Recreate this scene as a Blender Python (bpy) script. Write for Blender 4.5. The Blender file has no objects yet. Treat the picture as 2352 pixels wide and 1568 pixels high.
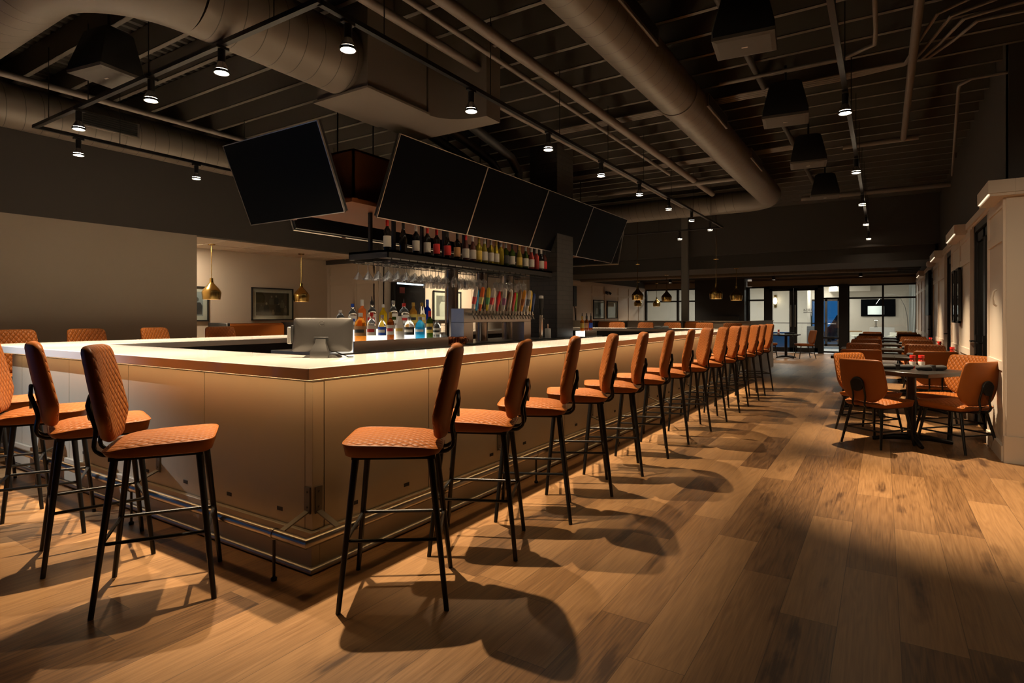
import bpy, bmesh, math, random
from mathutils import Vector, Matrix
R = math.radians
random.seed(7)
SC = bpy.context.scene
COL = SC.collection
ORD = ["first", "second", "third", "fourth", "fifth", "sixth", "seventh", "eighth", "ninth", "tenth", "eleventh",
       "twelfth", "thirteenth", "fourteenth", "fifteenth", "sixteenth", "seventeenth", "eighteenth", "nineteenth", "twentieth",
       "twenty-first", "twenty-second", "twenty-third", "twenty-fourth"]

# ------------------------------------------------------------------ materials
MATS = {}


def mat(name, color, rough=0.5, metal=0.0, **kw):
    if name in MATS:
        return MATS[name]
    m = bpy.data.materials.new(name)
    m.use_nodes = True
    b = m.node_tree.nodes['Principled BSDF']
    b.inputs['Base Color'].default_value = (*color, 1)
    b.inputs['Roughness'].default_value = rough
    b.inputs['Metallic'].default_value = metal
    for k, v in kw.items():
        b.inputs[k].default_value = v
    MATS[name] = m
    return m


def nodes(m):
    nt = m.node_tree
    b = nt.nodes['Principled BSDF']
    return nt, b, (lambda t, **k: _new(nt, t, **k)), (lambda a, i, c, j: nt.links.new(a.outputs[i], c.inputs[j]))


def _new(nt, t, **k):
    n = nt.nodes.new(t)
    for a, v in k.items():
        setattr(n, a, v)
    return n


def mnode(nt, op, a, b=None, c=None):
    n = nt.nodes.new('ShaderNodeMath')
    n.operation = op
    for i, x in enumerate((a, b, c)):
        if x is None:
            continue
        if isinstance(x, (int, float)):
            n.inputs[i].default_value = x
        else:
            nt.links.new(x, n.inputs[i])
    return n.outputs[0]


def emis(name, color, strength):
    if name in MATS:
        return MATS[name]
    m = bpy.data.materials.new(name)
    m.use_nodes = True
    b = m.node_tree.nodes['Principled BSDF']
    b.inputs['Base Color'].default_value = (*[min(1, c) for c in color], 1)
    b.inputs['Emission Color'].default_value = (*color, 1)
    b.inputs['Emission Strength'].default_value = strength
    MATS[name] = m
    return m


def noise_bump(m, scale=60, strength=0.15, dist=0.002, stretch=(1, 1, 1), rough_var=0.0):
    nt, b, N, L = nodes(m)
    tc = N('ShaderNodeTexCoord')
    mp = N('ShaderNodeMapping')
    mp.inputs['Scale'].default_value = stretch
    nz = N('ShaderNodeTexNoise')
    nz.inputs['Scale'].default_value = scale
    nz.inputs['Detail'].default_value = 4
    bp = N('ShaderNodeBump')
    bp.inputs['Strength'].default_value = strength
    bp.inputs['Distance'].default_value = dist
    L(tc, 'Object', mp, 'Vector'); L(mp, 'Vector', nz, 'Vector'); L(nz, 'Fac', bp, 'Height'); L(bp, 'Normal', b, 'Normal')
    if rough_var:
        r0 = b.inputs['Roughness'].default_value
        o = mnode(nt, 'MULTIPLY_ADD', nz.outputs['Fac'], rough_var, r0 - rough_var / 2)
        nt.links.new(o, b.inputs['Roughness'])
    return m


# leather, plain and quilted
LEA = (0.275, 0.080, 0.0125)
leather = mat('tan_leather', LEA, 0.50, **{'Specular IOR Level': 0.28})
noise_bump(leather, 180, 0.12, 0.001)


def quilt(name, ax, ay, du, dv):
    m = mat(name, LEA, 0.50, **{'Specular IOR Level': 0.28})
    nt, b, N, L = nodes(m)
    tc = N('ShaderNodeTexCoord')
    sp = N('ShaderNodeSeparateXYZ')
    L(tc, 'Object', sp, 'Vector')
    u = mnode(nt, 'MULTIPLY', sp.outputs[ax], 1 / du)
    v = mnode(nt, 'MULTIPLY', sp.outputs[ay], 1 / dv)
    p = mnode(nt, 'ADD', u, v)
    q = mnode(nt, 'SUBTRACT', u, v)
    hp = mnode(nt, 'ABSOLUTE', mnode(nt, 'SINE', mnode(nt, 'MULTIPLY', p, math.pi)))
    hq = mnode(nt, 'ABSOLUTE', mnode(nt, 'SINE', mnode(nt, 'MULTIPLY', q, math.pi)))
    h = mnode(nt, 'POWER', mnode(nt, 'MULTIPLY', hp, hq), 0.45)
    bp = N('ShaderNodeBump')
    bp.inputs['Strength'].default_value = 0.8
    bp.inputs['Distance'].default_value = 0.008
    nt.links.new(h, bp.inputs['Height'])
    L(bp, 'Normal', b, 'Normal')
    rmp = N('ShaderNodeValToRGB')
    rmp.color_ramp.elements[0].color = (LEA[0] * .55, LEA[1] * .5, LEA[2] * .5, 1)
    rmp.color_ramp.elements[0].position = 0.12
    rmp.color_ramp.elements[1].color = (*LEA, 1)
    rmp.color_ramp.elements[1].position = 0.35
    nt.links.new(h, rmp.inputs['Fac'])
    L(rmp, 'Color', b, 'Base Color')
    return m


quilt_seat = quilt('quilted_leather_seat', 'X', 'Y', 0.043, 0.052)
quilt_back = quilt('quilted_leather_back', 'X', 'Z', 0.041, 0.058)

black_metal = mat('black_powder_coat', (0.012, 0.012, 0.013), 0.38, 0.3)
black_matte = mat('black_matte', (0.010, 0.010, 0.010), 0.6)
dark_plastic = mat('dark_plastic', (0.02, 0.02, 0.022), 0.4)
steel = mat('brushed_steel', (0.50, 0.48, 0.45), 0.30, 1.0)
noise_bump(steel, 40, 0.05, 0.001, (1, 1, 30), 0.1)
chrome = mat('chrome', (0.75, 0.73, 0.70), 0.12, 1.0)
panel_metal = mat('satin_panel_metal', (0.46, 0.40, 0.31), 0.48, 0.35)
noise_bump(panel_metal, 25, 0.03, 0.001, (1, 1, 12), 0.08)
rail_metal = mat('rail_metal', (0.42, 0.38, 0.32), 0.28, 1.0)
brass = mat('aged_brass', (0.50, 0.33, 0.10), 0.22, 1.0)
copper = mat('copper', (0.72, 0.30, 0.14), 0.2, 1.0)
quartz = mat('white_quartz', (0.68, 0.655, 0.62), 0.16)
quartz.node_tree.nodes['Principled BSDF'].inputs['Coat Weight'].default_value = 0.3
duct_paint = mat('duct_paint', (0.105, 0.088, 0.072), 0.55)
ceil_paint = mat('black_ceiling_paint', (0.030, 0.026, 0.022), 0.7)
joist_paint = mat('joist_paint', (0.085, 0.074, 0.062), 0.6)
pipe_paint = mat('pipe_paint', (0.12, 0.10, 0.085), 0.55)
wall_dark = mat('charcoal_wall_paint', (0.040, 0.034, 0.029), 0.75)
wall_beige = mat('taupe_wall_paint', (0.30, 0.25, 0.20), 0.7)
noise_bump(wall_beige, 220, 0.05, 0.001)
wall_cream = mat('cream_wall_paint', (0.52, 0.44, 0.35), 0.65)
white_trim = mat('painted_white_panelling', (0.60, 0.52, 0.44), 0.42)
white_wall = mat('lobby_wall_paint', (0.72, 0.66, 0.58), 0.7)
tile_white = mat('ceiling_tile', (0.62, 0.53, 0.44), 0.8)
tv_black = mat('television_screen', (0.003, 0.0035, 0.005), 0.3, **{'Specular IOR Level': 0.02})
tv_edge = mat('television_bezel', (0.55, 0.50, 0.44), 0.3, 0.9)
plywood = mat('stained_plywood', (0.15, 0.045, 0.013), 0.6, **{'Specular IOR Level': 0.2})
noise_bump(plywood, 14, 0.1, 0.002, (1, 1, 6))
table_black = mat('black_table_top', (0.018, 0.015, 0.013), 0.28)
rubber = mat('dark_fabric', (0.015, 0.015, 0.016), 0.85)
white_plastic = mat('white_plastic', (0.75, 0.73, 0.70), 0.4)
grey_plastic = mat('grey_plastic', (0.10, 0.095, 0.09), 0.45)
red_cap = mat('red_plastic', (0.55, 0.02, 0.015), 0.35)
light_wood = mat('light_wood', (0.45, 0.27, 0.13), 0.5)
curtain_m = mat('sheer_curtain', (0.70, 0.74, 0.74), 0.8)
blue_fabric = mat('blue_upholstery', (0.02, 0.12, 0.36), 0.7)
sofa_m = mat('white_upholstery', (0.72, 0.70, 0.62), 0.8)
concrete = mat('lobby_floor_tile', (0.55, 0.56, 0.55), 0.35)

# brick, painted dark
brick = mat('painted_brick', (0.06, 0.055, 0.052), 0.45)


def _brick():
    nt, b, N, L = nodes(brick)
    tc = N('ShaderNodeTexCoord')
    sp = N('ShaderNodeSeparateXYZ')
    L(tc, 'Object', sp, 'Vector')
    cb = N('ShaderNodeCombineXYZ')
    nt.links.new(mnode(nt, 'ADD', sp.outputs['X'], sp.outputs['Y']), cb.inputs['X'])
    nt.links.new(sp.outputs['Z'], cb.inputs['Y'])
    bt = N('ShaderNodeTexBrick')
    bt.inputs['Scale'].default_value = 1
    bt.inputs['Brick Width'].default_value = 0.2
    bt.inputs['Row Height'].default_value = 0.068
    bt.inputs['Mortar Size'].default_value = 0.006
    bt.inputs['Color1'].default_value = (0.042, 0.037, 0.034, 1)
    bt.inputs['Color2'].default_value = (0.03, 0.027, 0.025, 1)
    bt.inputs['Mortar'].default_value = (0.016, 0.015, 0.014, 1)
    L(cb, 'Vector', bt, 'Vector')
    L(bt, 'Color', b, 'Base Color')
    bp = N('ShaderNodeBump')
    bp.inputs['Strength'].default_value = 0.6
    bp.inputs['Distance'].default_value = 0.006
    bp.invert = True
    L(bt, 'Fac', bp, 'Height'); L(bp, 'Normal', b, 'Normal')


_brick()

# plank floor, boards run along Y
wood_floor = mat('oak_plank_floor', (0.3, 0.17, 0.08), 0.38)


def _floor():
    nt, b, N, L = nodes(wood_floor)
    W, LEN = 0.225, 1.5
    tc = N('ShaderNodeTexCoord')
    sp = N('ShaderNodeSeparateXYZ')
    L(tc, 'Object', sp, 'Vector')
    X = mnode(nt, 'ADD', sp.outputs['X'], 40.0 - 0.01 + W * 0)
    Y = sp.outputs['Y']
    xr = mnode(nt, 'DIVIDE', X, W)
    row = mnode(nt, 'FLOOR', xr)
    wn = N('ShaderNodeTexWhiteNoise', noise_dimensions='1D')
    nt.links.new(row, wn.inputs['W'])
    y2 = mnode(nt, 'ADD', mnode(nt, 'DIVIDE', Y, LEN), mnode(nt, 'MULTIPLY', wn.outputs['Value'], 7.0))
    col = mnode(nt, 'FLOOR', y2)
    wn2 = N('ShaderNodeTexWhiteNoise', noise_dimensions='2D')
    cb = N('ShaderNodeCombineXYZ')
    nt.links.new(row, cb.inputs['X']); nt.links.new(col, cb.inputs['Y'])
    L(cb, 'Vector', wn2, 'Vector')
    idv = wn2.outputs['Value']
    # grain coordinates, shifted per board
    gx = mnode(nt, 'ADD', X, mnode(nt, 'MULTIPLY', idv, 37.0))
    gy = mnode(nt, 'ADD', Y, mnode(nt, 'MULTIPLY', idv, 91.0))
    gv = N('ShaderNodeCombineXYZ')
    nt.links.new(mnode(nt, 'MULTIPLY', gx, 9.0), gv.inputs['X'])
    nt.links.new(mnode(nt, 'MULTIPLY', gy, 0.75), gv.inputs['Y'])
    nz = N('ShaderNodeTexNoise')
    nz.inputs['Scale'].default_value = 1.0
    nz.inputs['Detail'].default_value = 2
    nz.inputs['Distortion'].default_value = 0.25
    L(gv, 'Vector', nz, 'Vector')
    rings = mnode(nt, 'FRACT', mnode(nt, 'MULTIPLY', nz.outputs['Fac'], 9.0))
    rings = mnode(nt, 'ABSOLUTE', mnode(nt, 'SUBTRACT', rings, 0.5))
    gv2 = N('ShaderNodeCombineXYZ')
    nt.links.new(mnode(nt, 'MULTIPLY', gx, 130.0), gv2.inputs['X'])
    nt.links.new(mnode(nt, 'MULTIPLY', gy, 3.5), gv2.inputs['Y'])
    nz2 = N('ShaderNodeTexNoise')
    nz2.inputs['Scale'].default_value = 1.0
    nz2.inputs['Detail'].default_value = 4
    L(gv2, 'Vector', nz2, 'Vector')
    # knots
    gv3 = N('ShaderNodeCombineXYZ')
    nt.links.new(mnode(nt, 'MULTIPLY', gx, 5.0), gv3.inputs['X'])
    nt.links.new(mnode(nt, 'MULTIPLY', gy, 1.3), gv3.inputs['Y'])
    nz3 = N('ShaderNodeTexNoise')
    nz3.inputs['Scale'].default_value = 1.0
    nz3.inputs['Detail'].default_value = 5
    L(gv3, 'Vector', nz3, 'Vector')
    kr = N('ShaderNodeMapRange')
    kr.inputs['From Min'].default_value = 0.60
    kr.inputs['From Max'].default_value = 0.74
    nt.links.new(nz3.outputs['Fac'], kr.inputs['Value'])
    f = mnode(nt, 'ADD', mnode(nt, 'MULTIPLY', rings, 0.36), mnode(nt, 'MULTIPLY', nz2.outputs['Fac'], 0.86))
    f = mnode(nt, 'ADD', f, mnode(nt, 'MULTIPLY', mnode(nt, 'SUBTRACT', idv, 0.5), 0.62))
    f = mnode(nt, 'SUBTRACT', f, mnode(nt, 'MULTIPLY', kr.outputs['Result'], 0.7))
    rmp = N('ShaderNodeValToRGB')
    e = rmp.color_ramp.elements
    e[0].position = 0.05; e[0].color = (0.075, 0.034, 0.013, 1)
    e[1].position = 0.95; e[1].color = (0.37, 0.20, 0.084, 1)
    e2 = rmp.color_ramp.elements.new(0.45); e2.color = (0.215, 0.108, 0.042, 1)
    nt.links.new(f, rmp.inputs['Fac'])
    # seams
    fx = mnode(nt, 'FRACT', xr)
    dx = mnode(nt, 'MINIMUM', fx, mnode(nt, 'SUBTRACT', 1.0, fx))
    fy = mnode(nt, 'FRACT', y2)
    dy = mnode(nt, 'MINIMUM', fy, mnode(nt, 'SUBTRACT', 1.0, fy))
    sx = mnode(nt, 'LESS_THAN', dx, 0.006)
    sy = mnode(nt, 'LESS_THAN', dy, 0.0009)
    seam = mnode(nt, 'MAXIMUM', sx, sy)
    mx = N('ShaderNodeMix', data_type='RGBA')
    mx.inputs[7].default_value = (0.05, 0.025, 0.012, 1)
    nt.links.new(mnode(nt, 'MULTIPLY', seam, 0.7), mx.inputs[0])
    nt.links.new(rmp.outputs['Color'], mx.inputs[6])
    nt.links.new(mx.outputs[2], b.inputs['Base Color'])
    bp = N('ShaderNodeBump')
    bp.inputs['Strength'].default_value = 0.25
    bp.inputs['Distance'].default_value = 0.002
    hh = mnode(nt, 'SUBTRACT', mnode(nt, 'MULTIPLY', nz2.outputs['Fac'], 0.4), seam)
    nt.links.new(hh, bp.inputs['Height'])
    L(bp, 'Normal', b, 'Normal')
    nt.links.new(mnode(nt, 'MULTIPLY_ADD', nz2.outputs['Fac'], 0.2, 0.30), b.inputs['Roughness'])


_floor()

# spiral duct: thin helical seam lines along local Y
spiral_duct = mat('spiral_duct_sheet', (0.115, 0.096, 0.078), 0.5, 0.15)


def _spiral():
    nt, b, N, L = nodes(spiral_duct)
    tc = N('ShaderNodeTexCoord')
    sp = N('ShaderNodeSeparateXYZ')
    L(tc, 'Object', sp, 'Vector')
    ang = mnode(nt, 'DIVIDE', mnode(nt, 'ARCTAN2', sp.outputs['Z'], sp.outputs['X']), 2 * math.pi)
    t = mnode(nt, 'ADD', mnode(nt, 'DIVIDE', sp.outputs['Y'], 0.155), ang)
    fr = mnode(nt, 'ABSOLUTE', mnode(nt, 'SUBTRACT', mnode(nt, 'FRACT', t), 0.5))
    ln = mnode(nt, 'LESS_THAN', fr, 0.02)
    mx = N('ShaderNodeMix', data_type='RGBA')
    mx.inputs[6].default_value = (0.115, 0.096, 0.078, 1)
    mx.inputs[7].default_value = (0.035, 0.029, 0.024, 1)
    nt.links.new(ln, mx.inputs[0])
    nt.links.new(mx.outputs[2], b.inputs['Base Color'])
    bp = N('ShaderNodeBump')
    bp.inputs['Strength'].default_value = 0.5
    bp.inputs['Distance'].default_value = 0.004
    nt.links.new(ln, bp.inputs['Height'])
    L(bp, 'Normal', b, 'Normal')


_spiral()


def thin_glass(name, tint=(0.9, 0.95, 0.95), refl=0.06, haze=0, edge=0.8):
    m = bpy.data.materials.new(name)
    m.use_nodes = True
    nt = m.node_tree
    for n in list(nt.nodes):
        if n.type == 'BSDF_PRINCIPLED':
            nt.nodes.remove(n)
    out = nt.nodes['Material Output']
    tr = nt.nodes.new('ShaderNodeBsdfTransparent')
    tr.inputs['Color'].default_value = (*tint, 1)
    gl = nt.nodes.new('ShaderNodeBsdfGlossy')
    gl.inputs['Roughness'].default_value = 0.02
    mx = nt.nodes.new('ShaderNodeMixShader')
    fr = nt.nodes.new('ShaderNodeLayerWeight')
    add = mnode(nt, 'MULTIPLY_ADD', mnode(nt, 'POWER', fr.outputs['Facing'], 5.0), edge, refl)
    nt.links.new(add, mx.inputs[0])
    base = tr.outputs[0]
    if haze:
        df = nt.nodes.new('ShaderNodeBsdfTranslucent')
        df.inputs['Color'].default_value = (1, 1, 1, 1)
        d2 = nt.nodes.new('ShaderNodeBsdfDiffuse')
        m2 = nt.nodes.new('ShaderNodeMixShader'); m2.inputs[0].default_value = .5
        nt.links.new(df.outputs[0], m2.inputs[1]); nt.links.new(d2.outputs[0], m2.inputs[2])
        m3 = nt.nodes.new('ShaderNodeMixShader'); m3.inputs[0].default_value = haze
        nt.links.new(tr.outputs[0], m3.inputs[1]); nt.links.new(m2.outputs[0], m3.inputs[2])
        base = m3.outputs[0]
    nt.links.new(base, mx.inputs[1]); nt.links.new(gl.outputs[0], mx.inputs[2])
    nt.links.new(mx.outputs[0], out.inputs['Surface'])
    return m


pane_glass = thin_glass('window_glass')
drink_glass = thin_glass('drinking_glass', (1, 1, 1), 0.16, .17, .6)


def liquid(name, col, t=0.85, rough=0.06):
    return mat(name, col, rough, **{'Transmission Weight': t, 'IOR': 1.33})


LENS = emis('lamp_lens', (1.0, 0.80, 0.55), 200)
LED = emis('warm_led_strip', (1.0, 0.62, 0.27), 7.0)
SHELFGLOW = emis('lit_acrylic', (1.0, 0.93, 0.80), 1.2)


# ------------------------------------------------------------------ mesh builder
class M:
    def __init__(s):
        s.v = []; s.f = []; s.m = []

    def add(s, vs, fs, mi=0):
        o = len(s.v)
        s.v += [tuple(v) for v in vs]
        for f in fs:
            s.f.append([i + o for i in f]); s.m.append(mi)
        return s

    def box(s, x0, x1, y0, y1, z0, z1, mi=0):
        vs = [(x, y, z) for z in (z0, z1) for y in (y0, y1) for x in (x0, x1)]
        return s.add(vs, [(0, 2, 3, 1), (4, 5, 7, 6), (0, 1, 5, 4), (2, 6, 7, 3), (0, 4, 6, 2), (1, 3, 7, 5)], mi)

    def cyl(s, p, q, r0, r1=None, n=12, mi=0, cap=True):
        r1 = r0 if r1 is None else r1
        return s.tube([p, q], [r0, r1], n, mi, cap=cap)

    def tube(s, pts, r, n=10, mi=0, closed=False, cap=True):
        P = [Vector(p) for p in pts]
        k = len(P)
        rr = r if isinstance(r, (list, tuple)) else [r] * k
        T = []
        for i in range(k):
            a = P[i - 1] if (i > 0 or closed) else P[i]
            b = P[(i + 1) % k] if (i < k - 1 or closed) else P[i]
            d1 = (P[i] - a); d2 = (b - P[i])
            t = (d1.normalized() if d1.length > 1e-9 else Vector()) + (d2.normalized() if d2.length > 1e-9 else Vector())
            T.append(t.normalized())
        up = Vector((0, 0, 1)) if abs(T[0].z) < 0.9 else Vector((1, 0, 0))
        nrm = (up - T[0] * up.dot(T[0])).normalized()
        rings = []
        for i in range(k):
            nrm = (nrm - T[i] * nrm.dot(T[i])).normalized()
            bi = T[i].cross(nrm)
            # mitre scale
            sc = 1.0
            if (0 < i < k - 1) or closed:
                c = (P[i] - P[i - 1]).normalized().dot(T[i])
                sc = 1 / max(0.5, c)
            d = (P[(i + 1) % k] - P[i]).normalized() if i < k - 1 or closed else T[i]
            ax = T[i].cross(d)
            ring = []
            for j in range(n):
                a = 2 * math.pi * j / n
                off = nrm * math.cos(a) + bi * math.sin(a)
                if sc > 1.001 and ax.length > 1e-6:
                    axn = ax.normalized(); w = axn.cross(T[i])
                    off = axn * off.dot(axn) + w * off.dot(w) * sc + T[i] * off.dot(T[i])
                ring.append(P[i] + off * rr[i])
            rings.append(ring)
        return s.loft(rings, mi, cap=cap and not closed, wrap=closed)

    def loft(s, rings, mi=0, cap=True, wrap=False):
        n = len(rings[0]); k = len(rings)
        vs = [p for r in rings for p in r]
        fs = []
        for i in range(k if wrap else k - 1):
            a = i * n; b = ((i + 1) % k) * n
            for j in range(n):
                j2 = (j + 1) % n
                fs.append((a + j, a + j2, b + j2, b + j))
        if cap:
            fs.append(tuple(range(n - 1, -1, -1)))
            fs.append(tuple((k - 1) * n + j for j in range(n)))
        return s.add(vs, fs, mi)

    def lathe(s, prof, n=24, o=(0, 0, 0), mi=0, cap=False):
        rings = [[(o[0] + r * math.cos(2 * math.pi * j / n), o[1] + r * math.sin(2 * math.pi * j / n), o[2] + z) for j in range(n)] for r, z in prof]
        return s.loft(rings, mi, cap=cap)

    def prism(s, poly, z0, z1, mi=0):
        return s.loft([[(x, y, z0) for x, y in poly], [(x, y, z1) for x, y in poly]], mi)

    def xf(s, mtx, i0=0):
        for i in range(i0, len(s.v)):
            s.v[i] = tuple(mtx @ Vector(s.v[i]))
        return s

    def build(s, name, mats, parent=None, smooth=40, bevel=0, seg=1, loc=None):
        me = bpy.data.meshes.new(name)
        me.from_pydata(s.v, [], s.f)
        for i, p in enumerate(me.polygons):
            p.material_index = s.m[i]
        bm = bmesh.new(); bm.from_mesh(me)
        if bevel:
            ed = [e for e in bm.edges if len(e.link_faces) == 2 and e.calc_face_angle(0) > R(30)]
            bmesh.ops.bevel(bm, geom=ed, offset=bevel, segments=seg, affect='EDGES', clamp_overlap=True)
        bmesh.ops.recalc_face_normals(bm, faces=bm.faces)
        if smooth:
            for f in bm.faces:
                f.smooth = True
        bm.to_mesh(me); bm.free()
        if smooth:
            me.set_sharp_from_angle(angle=R(smooth))
        for m in (mats if isinstance(mats, (list, tuple)) else [mats]):
            me.materials.append(m)
        o = bpy.data.objects.new(name, me)
        COL.objects.link(o)
        if parent:
            o.parent = parent
        if loc:
            o.location = loc
        return o


def tag(o, label=None, cat=None, group=None, kind=None):
    if label: o['label'] = label
    if cat: o['category'] = cat
    if group: o['group'] = group
    if kind: o['kind'] = kind
    return o


def thing(name, label, cat, loc=(0, 0, 0), rz=0, group=None):
    o = bpy.data.objects.new(name, None)
    o.empty_display_size = 0.1
    COL.objects.link(o)
    o.location = loc; o.rotation_euler = (0, 0, rz)
    return tag(o, label, cat, group)


def struct(name, mb, m, label=None, cat=None, **k):
    o = mb.build(name, m, **k)
    return tag(o, label or ('the ' + name.replace('_', ' ') + ' of the bar room'), cat or name.split('_')[0], kind='structure')


def copy_tree(o, parent=None):
    c = o.copy(); COL.objects.link(c)
    if parent:
        c.parent = parent
    for ch in list(o.children):
        copy_tree(ch, c)
    return c


def place(proto, used, loc, rz, label, group):
    o = proto if not used else copy_tree(proto)
    o.location = loc; o.rotation_euler = (0, 0, rz)
    o['label'] = label
    if group:
        o['group'] = group
    return o


def text(name, body, size, m, parent, mtx, extrude=0.002, align='CENTER'):
    cu = bpy.data.curves.new(name, 'FONT')
    cu.body = body; cu.size = size; cu.extrude = extrude; cu.align_x = align
    cu.materials.append(m)
    o = bpy.data.objects.new(name, cu)
    COL.objects.link(o)
    o.parent = parent
    o.matrix_local = mtx
    return o


BX, BY = -2.477, 1.962            # outer corner of the bar plinth
XL, YF = -6.62, 12.5              # far sides of the bar
ZC = 1.067                        # worktop height
JZ = 3.77                         # underside of joists
WX = -8.4                         # left wall
RX = 0.94                         # right wall
FY = 23.5                         # far storefront
SY = 14.4                         # soffit face

# ------------------------------------------------------------------ setting
struct('floor', M().box(-10.4, 7, -5, FY, -0.1, 0), wood_floor, 'warm oak plank floor of the bar room', 'floor', smooth=0)
struct('floor_lobby', M().box(-10.4, 7, FY, 36, -0.1, -0.004), concrete, 'pale tiled lobby floor beyond the glass', 'floor', smooth=0)
# corrugated roof deck, ribs along Y
d = M()
prof = []
x = -8.5
while x < 7.1:
    prof += [(x, 4.06), (x + .05, 4.06), (x + .065, 4.02), (x + .115, 4.02)]
    x += 0.13
ring0 = [(a, -5, b) for a, b in prof]; ring1 = [(a, SY + .2, b) for a, b in prof]
n = len(prof)
d.add(ring0 + ring1, [(i, i + 1, n + i + 1, n + i) for i in range(n - 1)])
struct('ceiling', d, ceil_paint, 'black corrugated metal roof deck', 'ceiling', smooth=0)
struct('ceiling_cover', M().box(-10.5, 7.1, -5.1, SY + .3, 4.10, 4.2), ceil_paint, 'black roof slab above the deck', 'ceiling', smooth=0)
for k in range(46):
    y = -4.2 + k * 0.406
    if y > SY - .1: break
    x1 = 7.0 if y < 6.8 else 1.3
    j = M()
    j.box(-8.4, x1, y - .003, y + .003, JZ, 4.015)
    j.box(-8.4, x1, y - .003, y + .045, JZ, JZ + .004)
    j.box(-8.4, x1, y - .003, y + .045, 4.011, 4.015)
    tag(j.build('ceiling_joist', joist_paint, smooth=0), 'thin steel joist crossing the black ceiling', 'joist', 'steel ceiling joists', 'structure')

# left wall: taupe lower part, charcoal upper part, nook between Y 4.64 and 8.25
struct('wall_left', M().box(WX - .15, WX, 0.6, 4.64, 0, 2.5).box(WX - .15, WX, -5, 0.6, 0, .2).box(WX - .15, WX, -5, -4.4, .2, 2.5),
       wall_beige, 'taupe lower wall left of the bar', 'wall', smooth=0)
struct('wall_left_upper', M().box(WX - .15, WX, -5, FY + .1, 2.5, 4.1), wall_dark, 'charcoal band above the taupe wall', 'wall', smooth=0)
wf = M()
for a, b in ((-4.4, -4.33), (-2.44, -2.36), (.53, .6)):
    wf.box(WX - .12, WX - .03, a, b, .2, 2.5)
wf.box(WX - .12, WX - .03, -4.4, .6, .2, .27).box(WX - .12, WX - .03, -4.4, .6, 2.43, 2.5)
w1 = struct('window_1', wf, black_metal, 'black framed street window in the left wall', 'window')
M().box(WX - .08, WX - .07, -4.4, .6, .2, 2.5).build('pane', pane_glass, w1, smooth=0)
struct('wall_nook', M().box(-10.05, -9.9, 4.2, 8.4, 0, 2.5).box(-10.05, WX - .15, 4.49, 4.64, 0, 2.5), wall_cream,
       'cream back wall of the pendant lit nook', 'wall', smooth=0)
nk = M().box(-9.9, WX, 8.25, 8.4, 0, 2.5)
for a, b in ((-9.9, -9.82), (-9.12, -9.02), (-8.5, -8.4)):
    nk.box(a, b, 8.235, 8.25, 0, 2.42)
for z in (0, 1.0, 1.98, 2.10, 2.34):
    nk.box(-9.9, WX, 8.238, 8.25, z, z + .075)
struct('wall_nook_end', nk, wall_cream, 'panelled end wall of the nook', 'wall', smooth=0)
struct('trim_nook', M().box(-9.9, WX, 8.2, 8.25, 2.41, 2.5), wall_dark, 'dark rail at the top of the panelled end wall', 'trim', smooth=0)
ct = M().box(-10.05, WX - .15, 4.49, 8.4, 2.5, 2.56)
for a in (5.25, 5.86, 6.47, 7.08, 7.69):
    ct.box(-9.9, WX - .15, a, a + .012, 2.494, 2.5)
for a in (-9.3, ):
    ct.box(a, a + .012, 4.64, 8.25, 2.494, 2.5)
struct('ceiling_nook', ct, tile_white, 'pale tiled ceiling of the nook', 'ceiling', smooth=0)
# back bar wall beyond the nook, white panelling
wb = M().box(WX - .15, WX, 8.25, FY, 0, 2.5)
for a in (8.25, 9.5, 11.3, 12.6, 13.9, 15.2, 16.7, 18.2, 19.25, 20.52, 21.6, 22.7):
    wb.box(WX, WX + .02, a, a + .10, 0, 2.42)
for z in (0, 1.0, 2.05, 2.38):
    wb.box(WX, WX + .014, 9.5, FY, z, z + .08)
struct('wall_back', wb, white_trim, 'white panelled wall behind the bar', 'wall', smooth=0)

# far soffit and low black ceiling beyond it
struct('wall_soffit', M().box(WX, 1.2, SY, SY + .15, 2.80, 4.1), wall_dark, 'charcoal soffit face where the ceiling drops', 'wall', smooth=0)
struct('ceiling_low', M().box(-10, 7, SY + .15, FY + .1, 2.86, 2.95), ceil_paint, 'low black ceiling beyond the soffit', 'ceiling', smooth=0)
lf = M()
for k in range(12):
    lf.box(-8.4, .94, SY + .6 + k * .72, SY + .66 + k * .72, 2.74, 2.86)
struct('ceiling_low_joists', lf, ceil_paint, 'dark furring under the low ceiling', 'ceiling', smooth=0)

# right side block: panelled storefront along X = RX
def rwall_panel(y0, y1, name, lab, cols=2):
    w = M().box(RX, RX + .2, y0, y1, 0, 2.44)
    n = cols
    st = .09
    ys = [y0 + (y1 - y0) * i / n for i in range(n + 1)]
    for i, yy in enumerate(ys):
        a = max(y0, yy - st / 2); b = min(y1, yy + st / 2)
        w.box(RX - .018, RX, a, b, .12, 2.40)
    for z in (0.0, .82, 2.02, 2.33):
        w.box(RX - .014 - (.016 if z == 0 else 0), RX, y0 + .002, y1 - .002, z, z + (.14 if z == 0 else .085))
    return struct(name, w, white_trim, lab, 'wall', smooth=0)


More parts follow.
